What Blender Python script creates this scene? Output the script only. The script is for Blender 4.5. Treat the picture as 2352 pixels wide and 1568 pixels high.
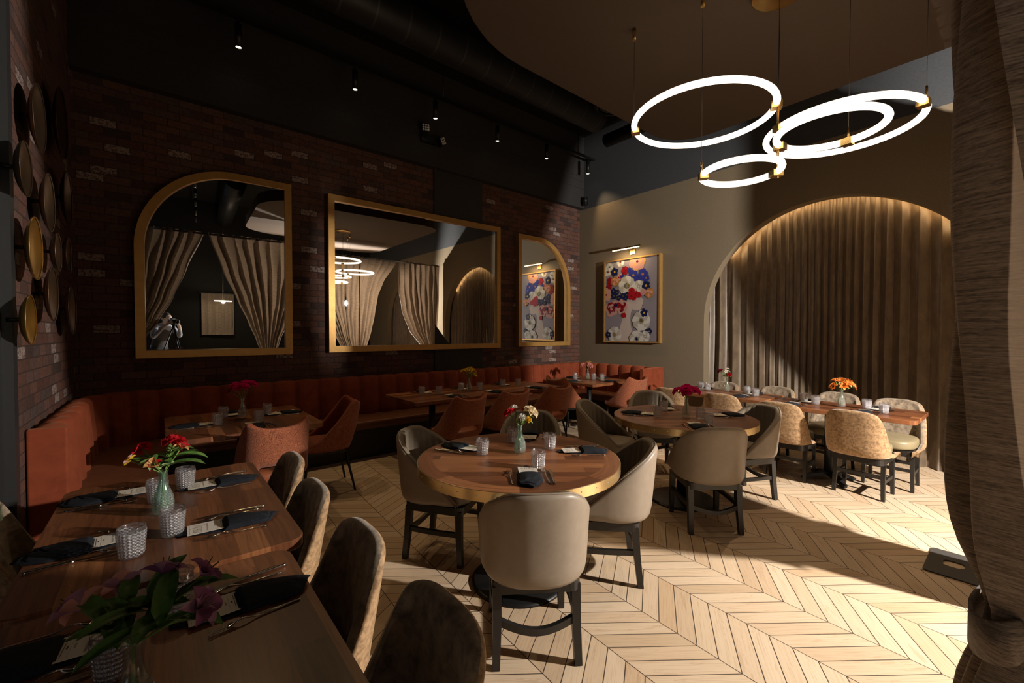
import bpy, bmesh, math, random
from math import sin, cos, pi, radians, sqrt, atan2, hypot
from mathutils import Vector, Matrix

for _o in list(bpy.data.objects):
    bpy.data.objects.remove(_o, do_unlink=True)
SC = bpy.context.scene
COL = SC.collection
R = random.Random(7)

# ------------------------------------------------------------------ camera
CAM_H = 1.51
YAW = radians(50.409)          # the mirror wall runs this far right of the lens axis
PITCH = radians(-1.11)
cd = bpy.data.cameras.new('camera')
cd.sensor_width = 36.0
cd.lens = 36.0 * 980.0 / 2352.0
cd.clip_start = 0.01
cam = bpy.data.objects.new('camera', cd)
COL.objects.link(cam)
cam.location = (0, 0, CAM_H)
cam.rotation_euler = (radians(90) + PITCH, 0, YAW)
SC.camera = cam

# ------------------------------------------------------------------ view, world
SC.view_settings.view_transform = 'Standard'
SC.view_settings.look = 'None'
SC.view_settings.gamma = 1.0
SC.view_settings.use_curve_mapping = False
SC.view_settings.exposure = 0.0
try:
    SC.cycles.use_denoising = True
    SC.cycles.max_bounces = 9
    SC.cycles.transparent_max_bounces = 24
    SC.cycles.caustics_reflective = False
    SC.cycles.caustics_refractive = False
    SC.cycles.sample_clamp_indirect = 4.0
except Exception:
    pass
W = bpy.data.worlds.new('world')
SC.world = W
W.use_nodes = True
W.node_tree.nodes['Background'].inputs[0].default_value = (1.0, 0.8, 0.62, 1)
W.node_tree.nodes['Background'].inputs[1].default_value = 0.02


def lamp(name, kind, loc, power, color, rot=(0, 0, 0), **kw):
    ld = bpy.data.lights.new(name, kind)
    ld.energy = power
    ld.color = color
    for k, v in kw.items():
        setattr(ld, k, v)
    o = bpy.data.objects.new(name, ld)
    o.location = loc
    o.rotation_euler = rot
    COL.objects.link(o)
    return o


def aim(loc, tgt):
    return (Vector(tgt) - Vector(loc)).to_track_quat('-Z', 'Y').to_euler()


# the studio strobe standing beyond the drape line, shining between the gathered panels
STROBE = Vector((1.75, 4.16, 2.25))
lamp('strobe_light', 'SPOT', STROBE, 1500, (1.0, 0.925, 0.84), aim(STROBE, (-3.0, 2.9, 1.6)),
     shadow_soft_size=0.05, spot_size=radians(165), spot_blend=0.25)
# added cool fill lamp behind the lens, set at an added side window
lamp('added_cool_fill', 'AREA', (1.9, -3.02, 1.7), 9, (0.72, 0.84, 1.0), (radians(90), 0, 0), shape='RECTANGLE', size=2.2, size_y=2.2)

# ------------------------------------------------------------------ mesh builder
class MB:
    def __init__(s):
        s.v = []; s.f = []; s.m = []; s.sm = []
    def add(s, vs, fs, mi=0, smooth=False):
        b = len(s.v)
        s.v += [tuple(p) for p in vs]
        for f in fs:
            s.f.append(tuple(b + i for i in f)); s.m.append(mi); s.sm.append(smooth)
        return s
    def box(s, x0, x1, y0, y1, z0, z1, mi=0):
        vs = [(x, y, z) for z in (z0, z1) for y in (y0, y1) for x in (x0, x1)]
        return s.add(vs, [(0, 2, 3, 1), (4, 5, 7, 6), (0, 1, 5, 4), (2, 6, 7, 3), (0, 4, 6, 2), (1, 3, 7, 5)], mi)
    def grid(s, rows, mi=0, smooth=True, closed=False, flip=False):
        n = len(rows); m = len(rows[0]); vs = [p for r in rows for p in r]; fs = []
        for i in range(n - 1):
            for j in range(m if closed else m - 1):
                k = (j + 1) % m
                f = (i * m + j, i * m + k, (i + 1) * m + k, (i + 1) * m + j)
                fs.append(f[::-1] if flip else f)
        return s.add(vs, fs, mi, smooth)
    def cap(s, ring, mi=0, flip=False):
        f = tuple(range(len(ring)))
        return s.add(ring, [f[::-1] if flip else f], mi)
    def lathe(s, prof, n=24, mi=0, c=(0, 0), smooth=True):
        rows = [[(c[0] + r * cos(2 * pi * j / n), c[1] + r * sin(2 * pi * j / n), z) for j in range(n)] for r, z in prof]
        return s.grid(rows, mi, smooth, True)
    def cyl(s, x, y, z0, z1, r, n=20, mi=0, r1=None):
        r1 = r if r1 is None else r1
        a = [(x + r * cos(2 * pi * j / n), y + r * sin(2 * pi * j / n), z0) for j in range(n)]
        b = [(x + r1 * cos(2 * pi * j / n), y + r1 * sin(2 * pi * j / n), z1) for j in range(n)]
        s.grid([a, b], mi, True, True); s.cap(a, mi, True); s.cap(b, mi)
        return s
    def sweep(s, pts, prof, mi=0, smooth=True, closed=False, up=(0, 0, 1), caps=True, scale=None):
        """prof: list of (side, up) offsets; pts: path"""
        P = [Vector(p) for p in pts]; n = len(P); rows = []; up = Vector(up)
        for i in range(n):
            if closed:
                t = P[(i + 1) % n] - P[i - 1]
            else:
                t = P[min(i + 1, n - 1)] - P[max(i - 1, 0)]
            t.normalize()
            sd = t.cross(up)
            if sd.length < 1e-4:
                sd = t.cross(Vector((0, 1, 0)))
            sd.normalize(); u = sd.cross(t)
            k = scale[i] if scale else 1.0
            rows.append([tuple(P[i] + sd * (a * k) + u * (b * k)) for a, b in prof])
        if closed:
            rows.append(rows[0])
        s.grid(rows, mi, smooth, True)
        if caps and not closed:
            s.cap(rows[0], mi, False); s.cap(rows[-1], mi, True)
        return s
    def tube(s, pts, r, n=8, mi=0, closed=False, scale=None, up=(0, 0, 1)):
        prof = [(r * cos(2 * pi * j / n), r * sin(2 * pi * j / n)) for j in range(n)]
        return s.sweep(pts, prof, mi, True, closed, up, True, scale)
    def bar(s, pts, w, h, mi=0, up=(0, 0, 1), scale=None):
        return s.sweep(pts, [(-w / 2, -h / 2), (w / 2, -h / 2), (w / 2, h / 2), (-w / 2, h / 2)], mi, False, False, up, True, scale)
    def prism(s, poly, z0, z1, mi=0, bevel=0.0):
        n = len(poly)
        if bevel:
            cx = sum(p[0] for p in poly) / n; cy = sum(p[1] for p in poly) / n
            def sh(d):
                o = []
                for x, y in poly:
                    l = hypot(x - cx, y - cy) or 1
                    o.append((x - (x - cx) / l * d, y - (y - cy) / l * d))
                return o
            i1 = sh(bevel)
            rows = [[(x, y, z0) for x, y in i1], [(x, y, z0 + bevel) for x, y in poly], [(x, y, z1 - bevel) for x, y in poly], [(x, y, z1) for x, y in i1]]
        else:
            rows = [[(x, y, z0) for x, y in poly], [(x, y, z1) for x, y in poly]]
        s.grid(rows, mi, False, True); s.cap(rows[0], mi, True); s.cap(rows[-1], mi)
        return s
    def xf(s, M, start=0):
        s.v[start:] = [tuple(M @ Vector(p)) for p in s.v[start:]]
        return s
    def mesh(s, name, mats, fix=True):
        me = bpy.data.meshes.new(name)
        me.from_pydata(s.v, [], s.f)
        if not isinstance(mats, (list, tuple)):
            mats = [mats]
        for m in mats:
            me.materials.append(m)
        me.polygons.foreach_set('material_index', s.m)
        me.polygons.foreach_set('use_smooth', s.sm)
        if fix:
            bm = bmesh.new(); bm.from_mesh(me)
            bmesh.ops.remove_doubles(bm, verts=bm.verts, dist=1e-6)
            bmesh.ops.recalc_face_normals(bm, faces=bm.faces)
            bm.to_mesh(me); bm.free()
        me.update()
        return me


def link(name, me, parent=None):
    o = bpy.data.objects.new(name, me)
    COL.objects.link(o)
    if parent is not None:
        o.parent = parent
    return o


def tag(o, label, cat, group=None):
    o['label'] = label; o['category'] = cat
    if group:
        o['group'] = group
    return o


def struct(name, mb, mats, fix=True):
    o = link(name, mb.mesh(name, mats, fix)); o['kind'] = 'structure'
    return o


def thing(name, label, cat, loc=(0, 0, 0), rz=0.0, group=None):
    o = bpy.data.objects.new(name, None)
    o.empty_display_size = 0.1
    COL.objects.link(o)
    o.location = loc; o.rotation_euler = (0, 0, rz)
    return tag(o, label, cat, group)


def part(name, mb, mats, parent, label=None):
    o = link(name, mb.mesh(name, mats), parent)
    if label:
        o['label'] = label
    return o


def solo(name, mb, mats, label, cat, loc=(0, 0, 0), rz=0.0, group=None):
    o = link(name, mb.mesh(name, mats)); o.location = loc; o.rotation_euler = (0, 0, rz)
    return tag(o, label, cat, group)


def children(o):
    return [c for c in o.children]


def copy_tree(o, parent=None):
    c = o.copy(); COL.objects.link(c)
    if parent is not None:
        c.parent = parent
    for ch in children(o):
        copy_tree(ch, c)
    return c


class Stamp:
    """first use hands out the object that was built, later uses copy it part by part"""
    def __init__(s, o):
        s.o = o; s.used = False
    def put(s, loc, rz, label, group=None, cat=None):
        o = copy_tree(s.o) if s.used else s.o
        s.used = True
        o.location = loc; o.rotation_euler = (0, 0, rz)
        o['label'] = label
        if cat:
            o['category'] = cat
        if group:
            o['group'] = group
        return o


# ------------------------------------------------------------------ materials
def nmat(name):
    m = bpy.data.materials.new(name); m.use_nodes = True
    nt = m.node_tree
    return m, nt, nt.nodes['Principled BSDF']


def N(nt, t, **kw):
    n = nt.nodes.new(t)
    for k, v in kw.items():
        if k.startswith('i_'):
            n.inputs[int(k[2:])].default_value = v
        else:
            setattr(n, k, v)
    return n


def L(nt, a, ao, b, bi):
    nt.links.new(a.outputs[ao], b.inputs[bi])


def math_node(nt, op, a, b=None, c=None):
    n = nt.nodes.new('ShaderNodeMath'); n.operation = op
    for i, x in enumerate((a, b, c)):
        if x is None:
            continue
        if isinstance(x, (int, float)):
            n.inputs[i].default_value = x
        else:
            nt.links.new(x, n.inputs[i])
    return n.outputs[0]


def ramp(nt, fac, stops, interp='LINEAR'):
    n = nt.nodes.new('ShaderNodeValToRGB'); cr = n.color_ramp; cr.interpolation = interp
    while len(cr.elements) < len(stops):
        cr.elements.new(0.5)
    for e, (p, c) in zip(cr.elements, stops):
        e.position = p; e.color = (c[0], c[1], c[2], 1)
    nt.links.new(fac, n.inputs[0])
    return n.outputs[0]


def mixc(nt, fac, a, b, mode='MIX'):
    n = nt.nodes.new('ShaderNodeMix'); n.data_type = 'RGBA'; n.blend_type = mode
    for i, x in ((0, fac), (6, a), (7, b)):
        if isinstance(x, (int, float)):
            n.inputs[i].default_value = x
        elif isinstance(x, tuple):
            n.inputs[i].default_value = (x[0], x[1], x[2], 1)
        else:
            nt.links.new(x, n.inputs[i])
    return n.outputs[2]


def noise(nt, vec, scale, detail=3.0, rough=0.5, stretch=None):
    if stretch:
        mp = nt.nodes.new('ShaderNodeMapping'); mp.inputs['Scale'].default_value = stretch
        nt.links.new(vec, mp.inputs[0]); vec = mp.outputs[0]
    n = nt.nodes.new('ShaderNodeTexNoise')
    n.inputs['Scale'].default_value = scale; n.inputs['Detail'].default_value = detail; n.inputs['Roughness'].default_value = rough
    nt.links.new(vec, n.inputs['Vector'])
    return n.outputs[0]


def objco(nt):
    return nt.nodes.new('ShaderNodeTexCoord').outputs['Object']


def bump(nt, b, h, strength, dist=0.01):
    n = nt.nodes.new('ShaderNodeBump'); n.inputs['Strength'].default_value = strength; n.inputs['Distance'].default_value = dist
    nt.links.new(h, n.inputs['Height']); nt.links.new(n.outputs[0], b.inputs['Normal'])


def plain(name, c, rough=0.5, metal=0.0, sheen=0.0, coat=0.0, spec=0.5):
    m, nt, b = nmat(name)
    b.inputs['Base Color'].default_value = (c[0], c[1], c[2], 1)
    b.inputs['Roughness'].default_value = rough; b.inputs['Metallic'].default_value = metal
    b.inputs['Sheen Weight'].default_value = sheen; b.inputs['Coat Weight'].default_value = coat
    b.inputs['Specular IOR Level'].default_value = spec
    return m


def mottled(name, c1, c2, scale, rough=0.6, sheen=0.0, lo=0.35, hi=0.65, bs=0.15, bscale=300, metal=0.0, stretch=None, detail=4, spec=0.4, sheentint=None):
    m, nt, b = nmat(name)
    co = objco(nt)
    f = noise(nt, co, scale, detail, 0.65, stretch)
    L2 = ramp(nt, f, [(lo, c1), (hi, c2)])
    nt.links.new(L2, b.inputs['Base Color'])
    b.inputs['Roughness'].default_value = rough; b.inputs['Sheen Weight'].default_value = sheen
    b.inputs['Metallic'].default_value = metal; b.inputs['Specular IOR Level'].default_value = spec
    if sheentint:
        b.inputs['Sheen Tint'].default_value = (*sheentint, 1)
    if bs:
        bump(nt, b, noise(nt, co, bscale, 2), bs, 0.002)
    return m


def glow(name, c, s):
    m = bpy.data.materials.new(name); m.use_nodes = True; nt = m.node_tree; nt.nodes.clear()
    e = N(nt, 'ShaderNodeEmission'); e.inputs[0].default_value = (*c, 1); e.inputs[1].default_value = s
    o = N(nt, 'ShaderNodeOutputMaterial'); L(nt, e, 0, o, 0)
    return m


def brick(name, axis):
    m, nt, b = nmat(name)
    sp = N(nt, 'ShaderNodeSeparateXYZ'); nt.links.new(objco(nt), sp.inputs[0])
    cb = N(nt, 'ShaderNodeCombineXYZ'); L(nt, sp, axis, cb, 0); L(nt, sp, 2, cb, 1)
    v = cb.outputs[0]
    wob = noise(nt, v, 9, 2)
    wv = N(nt, 'ShaderNodeVectorMath', operation='MULTIPLY_ADD')
    nt.links.new(wob, wv.inputs[0]); wv.inputs[1].default_value = (0.006, 0.006, 0); nt.links.new(v, wv.inputs[2])
    br = N(nt, 'ShaderNodeTexBrick'); nt.links.new(wv.outputs[0], br.inputs['Vector'])
    br.offset = 0.5; br.squash = 1.0
    br.inputs['Color1'].default_value = (0, 0, 0, 1); br.inputs['Color2'].default_value = (1, 1, 1, 1); br.inputs['Mortar'].default_value = (0.5, 0.5, 0.5, 1)
    br.inputs['Scale'].default_value = 1.0; br.inputs['Mortar Size'].default_value = 0.0045; br.inputs['Mortar Smooth'].default_value = 0.25
    br.inputs['Brick Width'].default_value = 0.192; br.inputs['Row Height'].default_value = 0.0757
    base = ramp(nt, br.outputs['Color'], [(0.0, (0.060, 0.041, 0.037)), (0.22, (0.125, 0.060, 0.044)), (0.5, (0.155, 0.076, 0.056)), (0.72, (0.095, 0.066, 0.060)), (0.86, (0.15, 0.080, 0.062)), (0.95, (0.16, 0.09, 0.072))])
    sm = noise(nt, v, 34, 5, 0.7)
    base = mixc(nt, 0.55, base, ramp(nt, sm, [(0.3, (0.25, 0.22, 0.2)), (0.7, (1.25, 1.2, 1.15))]), 'MULTIPLY')
    white = math_node(nt, 'MULTIPLY', math_node(nt, 'GREATER_THAN', br.outputs['Color'], 0.95), math_node(nt, 'GREATER_THAN', noise(nt, v, 38, 6, 0.7), 0.48))
    base = mixc(nt, math_node(nt, 'MULTIPLY', white, 0.62), base, (0.40, 0.35, 0.32))
    base = mixc(nt, br.outputs['Fac'], base, (0.055, 0.036, 0.030))
    nt.links.new(base, b.inputs['Base Color']); b.inputs['Roughness'].default_value = 0.85; b.inputs['Specular IOR Level'].default_value = 0.25
    h = math_node(nt, 'SUBTRACT', math_node(nt, 'MULTIPLY', sm, 0.35), br.outputs['Fac'])
    bump(nt, b, h, 0.7, 0.008)
    return m


def chevron(name):
    m, nt, b = nmat(name)
    co = objco(nt); sp = N(nt, 'ShaderNodeSeparateXYZ'); nt.links.new(co, sp.inputs[0])
    X, Y = sp.outputs[0], sp.outputs[1]
    ca, sa = cos(radians(-3)), sin(radians(-3))
    M = lambda op, a, c=None, d=None: math_node(nt, op, a, c, d)
    u = M('ADD', M('MULTIPLY', X, ca), M('MULTIPLY', Y, sa))
    v = M('ADD', M('MULTIPLY', X, -sa), M('MULTIPLY', Y, ca))
    WD = 0.355; RUN = 0.25; PT = 0.1058
    q = M('DIVIDE', M('SUBTRACT', v, 2.996), WD)
    colid = M('FLOOR', q); fv = M('SUBTRACT', q, colid)
    tri = M('PINGPONG', q, 1.0)
    w = M('DIVIDE', M('SUBTRACT', M('ADD', u, 0.82), M('MULTIPLY', tri, RUN)), PT)
    pid = M('FLOOR', w); fw = M('SUBTRACT', w, pid)
    gl = lambda f, t: M('LESS_THAN', M('MINIMUM', f, M('SUBTRACT', 1.0, f)), t)
    g = M('MAXIMUM', gl(fw, 0.026), gl(fv, 0.0065))
    cb = N(nt, 'ShaderNodeCombineXYZ'); nt.links.new(pid, cb.inputs[0]); nt.links.new(colid, cb.inputs[1])
    wn = N(nt, 'ShaderNodeTexWhiteNoise', noise_dimensions='2D'); nt.links.new(cb.outputs[0], wn.inputs['Vector'])
    rnd = wn.outputs['Value']
    base = ramp(nt, rnd, [(0.0, (0.52, 0.385, 0.255)), (0.35, (0.59, 0.455, 0.315)), (0.7, (0.63, 0.50, 0.36)), (1.0, (0.54, 0.385, 0.245))])
    # grain runs along each plank
    cg = N(nt, 'ShaderNodeCombineXYZ'); nt.links.new(M('MULTIPLY', fw, 2.4), cg.inputs[0]); nt.links.new(M('MULTIPLY', fv, 1.6), cg.inputs[1]); nt.links.new(M('MULTIPLY', rnd, 57.0), cg.inputs[2])
    gr = noise(nt, cg.outputs[0], 2.2, 6, 0.62, (3.0, 0.7, 1))
    base = mixc(nt, 0.75, base, ramp(nt, gr, [(0.28, (0.74, 0.64, 0.55)), (0.5, (1.0, 0.98, 0.96)), (0.72, (1.05, 1.04, 1.02))]), 'MULTIPLY')
    stain = noise(nt, cg.outputs[0], 1.1, 4, 0.7)
    base = mixc(nt, M('MULTIPLY', M('GREATER_THAN', stain, 0.62), 0.35), base, (0.40, 0.25, 0.14))
    base = mixc(nt, g, base, (0.055, 0.036, 0.026))
    nt.links.new(base, b.inputs['Base Color']); b.inputs['Roughness'].default_value = 0.52; b.inputs['Specular IOR Level'].default_value = 0.35
    bump(nt, b, M('SUBTRACT', M('MULTIPLY', gr, 0.15), g), 0.35, 0.004)
    return m


def walnut(name, bw=0.088, round_border=False, dark=1.0):
    m, nt, b = nmat(name)
    co = objco(nt); sp = N(nt, 'ShaderNodeSeparateXYZ'); nt.links.new(co, sp.inputs[0])
    X, Y = sp.outputs[0], sp.outputs[1]
    M = lambda op, a, c=None, d=None: math_node(nt, op, a, c, d)
    oi = N(nt, 'ShaderNodeObjectInfo').outputs['Random']
    row = M('FLOOR', M('DIVIDE', Y, bw))
    xs = M('FLOOR', M('ADD', M('DIVIDE', X, 0.75), M('MULTIPLY', row, 0.37)))
    if round_border:
        rad = M('SQRT', M('ADD', M('MULTIPLY', X, X), M('MULTIPLY', Y, Y)))
        ang = M('ARCTAN2', Y, X)
        edge = M('GREATER_THAN', rad, 0.515)
        seg = M('FLOOR', M('DIVIDE', ang, pi / 4))
        mixv = lambda a, c: M('ADD', M('MULTIPLY', a, M('SUBTRACT', 1.0, edge)), M('MULTIPLY', c, edge))
        row2 = mixv(row, M('ADD', seg, 31.0)); xs = mixv(xs, 9.0)
        gx = mixv(X, M('MULTIPLY', ang, 0.5)); gy = mixv(Y, rad)
    else:
        row2 = row; gx = X; gy = Y
    cb = N(nt, 'ShaderNodeCombineXYZ'); nt.links.new(row2, cb.inputs[0]); nt.links.new(xs, cb.inputs[1]); nt.links.new(M('MULTIPLY', oi, 40.0), cb.inputs[2])
    wn = N(nt, 'ShaderNodeTexWhiteNoise', noise_dimensions='3D'); nt.links.new(cb.outputs[0], wn.inputs['Vector'])
    rnd = wn.outputs['Value']
    k = dark
    base = ramp(nt, rnd, [(0.0, (0.115 * k, 0.040 * k, 0.016 * k)), (0.4, (0.185 * k, 0.064 * k, 0.025 * k)), (0.75, (0.24 * k, 0.088 * k, 0.034 * k)), (1.0, (0.37 * k, 0.150 * k, 0.058 * k))])
    cg = N(nt, 'ShaderNodeCombineXYZ'); nt.links.new(gx, cg.inputs[0]); nt.links.new(gy, cg.inputs[1]); nt.links.new(M('MULTIPLY', rnd, 23.0), cg.inputs[2])
    warp = noise(nt, cg.outputs[0], 3.0, 2)
    ad = N(nt, 'ShaderNodeVectorMath', operation='MULTIPLY_ADD'); nt.links.new(warp, ad.inputs[0]); ad.inputs[1].default_value = (0.0, 0.05, 0.3); nt.links.new(cg.outputs[0], ad.inputs[2])
    gr = noise(nt, ad.outputs[0], 6.0, 7, 0.65, (0.6, 14.0, 1.0))
    base = mixc(nt, 0.8, base, ramp(nt, gr, [(0.28, (0.30, 0.26, 0.23)), (0.48, (0.80, 0.78, 0.76)), (0.72, (1.25, 1.22, 1.18))]), 'MULTIPLY')
    nt.links.new(base, b.inputs['Base Color'])
    b.inputs['Roughness'].default_value = 0.36; b.inputs['Coat Weight'].default_value = 0.12; b.inputs['Coat Roughness'].default_value = 0.2
    return m


def heather(name, c1, c2, horiz=True, scale=1.0):
    """slubby linen: fine broken horizontal threads"""
    m, nt, b = nmat(name)
    co = objco(nt)
    f = noise(nt, co, 10 * scale, 6, 0.75, (1.0, 1.0, 26.0))
    f2 = noise(nt, co, 60 * scale, 3, 0.6, (1.0, 1.0, 5.0))
    mx = math_node(nt, 'ADD', math_node(nt, 'MULTIPLY', f, 0.65), math_node(nt, 'MULTIPLY', f2, 0.35))
    nt.links.new(ramp(nt, mx, [(0.40, c1), (0.60, c2)]), b.inputs['Base Color'])
    b.inputs['Roughness'].default_value = 0.9; b.inputs['Specular IOR Level'].default_value = 0.15; b.inputs['Sheen Weight'].default_value = 0.2
    # a little light comes through the weave
    tr = N(nt, 'ShaderNodeBsdfTranslucent'); tr.inputs[0].default_value = (c2[0], c2[1] * 0.85, c2[2] * 0.7, 1)
    mxs = N(nt, 'ShaderNodeMixShader'); mxs.inputs[0].default_value = 0.10
    L(nt, b, 0, mxs, 1); L(nt, tr, 0, mxs, 2)
    out = nt.nodes['Material Output']; L(nt, mxs, 0, out, 0)
    return m


def glassy(name, tint, clear, frost, rough=0.08, rim=0.35, cut=None):
    """thin pressed glass: mostly see-through, with a bright facing-away rim"""
    m = bpy.data.materials.new(name); m.use_nodes = True; nt = m.node_tree; nt.nodes.clear()
    t = N(nt, 'ShaderNodeBsdfTransparent'); t.inputs[0].default_value = (*tint, 1)
    g = N(nt, 'ShaderNodeBsdfGlossy'); g.inputs[0].default_value = (0.95, 0.95, 0.95, 1); g.inputs['Roughness'].default_value = rough
    d = N(nt, 'ShaderNodeBsdfDiffuse'); d.inputs[0].default_value = (*[min(1, x * 0.9) for x in tint], 1)
    lw = N(nt, 'ShaderNodeLayerWeight'); lw.inputs[0].default_value = rim
    m1 = N(nt, 'ShaderNodeMixShader'); m1.inputs[0].default_value = frost
    if cut:
        # pressed diamond ridges scatter more than the flats between them
        sp = N(nt, 'ShaderNodeSeparateXYZ'); nt.links.new(objco(nt), sp.inputs[0])
        A = math_node(nt, 'MULTIPLY', math_node(nt, 'ARCTAN2', sp.outputs[1], sp.outputs[0]), cut[0])
        Z = math_node(nt, 'MULTIPLY', sp.outputs[2], cut[1])
        s = math_node(nt, 'MULTIPLY', math_node(nt, 'SINE', math_node(nt, 'ADD', A, Z)), math_node(nt, 'SINE', math_node(nt, 'SUBTRACT', A, Z)))
        band = math_node(nt, 'MULTIPLY', math_node(nt, 'GREATER_THAN', sp.outputs[2], 0.008), math_node(nt, 'LESS_THAN', sp.outputs[2], cut[2]))
        rg = math_node(nt, 'POWER', math_node(nt, 'SUBTRACT', 1.0, math_node(nt, 'ABSOLUTE', s)), 3.0)
        fr = math_node(nt, 'ADD', math_node(nt, 'MULTIPLY', math_node(nt, 'MULTIPLY', rg, band), cut[3]), frost * 0.6)
        nt.links.new(fr, m1.inputs[0])
        bp_ = N(nt, 'ShaderNodeBump'); bp_.inputs['Strength'].default_value = 0.9; bp_.inputs['Distance'].default_value = 0.003
        nt.links.new(math_node(nt, 'MULTIPLY', s, band), bp_.inputs['Height'])
        L(nt, bp_, 0, g, 'Normal'); L(nt, bp_, 0, lw, 'Normal')
    L(nt, t, 0, m1, 1); L(nt, d, 0, m1, 2)
    m2 = N(nt, 'ShaderNodeMixShader')
    f = math_node(nt, 'ADD', math_node(nt, 'MULTIPLY', lw.outputs['Facing'], 1.0 - clear), 0.08)
    nt.links.new(f, m2.inputs[0]); L(nt, m1, 0, m2, 1); L(nt, g, 0, m2, 2)
    o = N(nt, 'ShaderNodeOutputMaterial'); L(nt, m2, 0, o, 0)
    return m


def patterned(name, c1, c2):
    """woven jacquard scrolls on the rust chairs"""
    m, nt, b = nmat(name)
    co = objco(nt)
    vo = N(nt, 'ShaderNodeTexVoronoi', feature='DISTANCE_TO_EDGE'); nt.links.new(co, vo.inputs['Vector']); vo.inputs['Scale'].default_value = 26.0
    w = noise(nt, co, 24, 3)
    s = math_node(nt, 'SINE', math_node(nt, 'MULTIPLY', math_node(nt, 'ADD', vo.outputs['Distance'], math_node(nt, 'MULTIPLY', w, 0.12)), 55.0))
    f = math_node(nt, 'ADD', math_node(nt, 'MULTIPLY', s, 0.2), math_node(nt, 'MULTIPLY', noise(nt, co, 180, 2), 0.95))
    nt.links.new(ramp(nt, f, [(0.28, c1), (0.62, c2)]), b.inputs['Base Color'])
    b.inputs['Roughness'].default_value = 0.8; b.inputs['Sheen Weight'].default_value = 0.25; b.inputs['Specular IOR Level'].default_value = 0.25
    bump(nt, b, f, 0.25, 0.002)
    return m


def spiral_duct(name):
    m, nt, b = nmat(name)
    sp = N(nt, 'ShaderNodeSeparateXYZ'); nt.links.new(objco(nt), sp.inputs[0])
    s = math_node(nt, 'FRACT', math_node(nt, 'DIVIDE', sp.outputs[0], 0.32))
    g = math_node(nt, 'LESS_THAN', s, 0.06)
    nt.links.new(mixc(nt, g, (0.016, 0.017, 0.018), (0.05, 0.05, 0.05)), b.inputs['Base Color'])
    b.inputs['Roughness'].default_value = 0.5; b.inputs['Metallic'].default_value = 0.4
    bump(nt, b, g, 0.5, 0.01)
    return m


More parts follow.
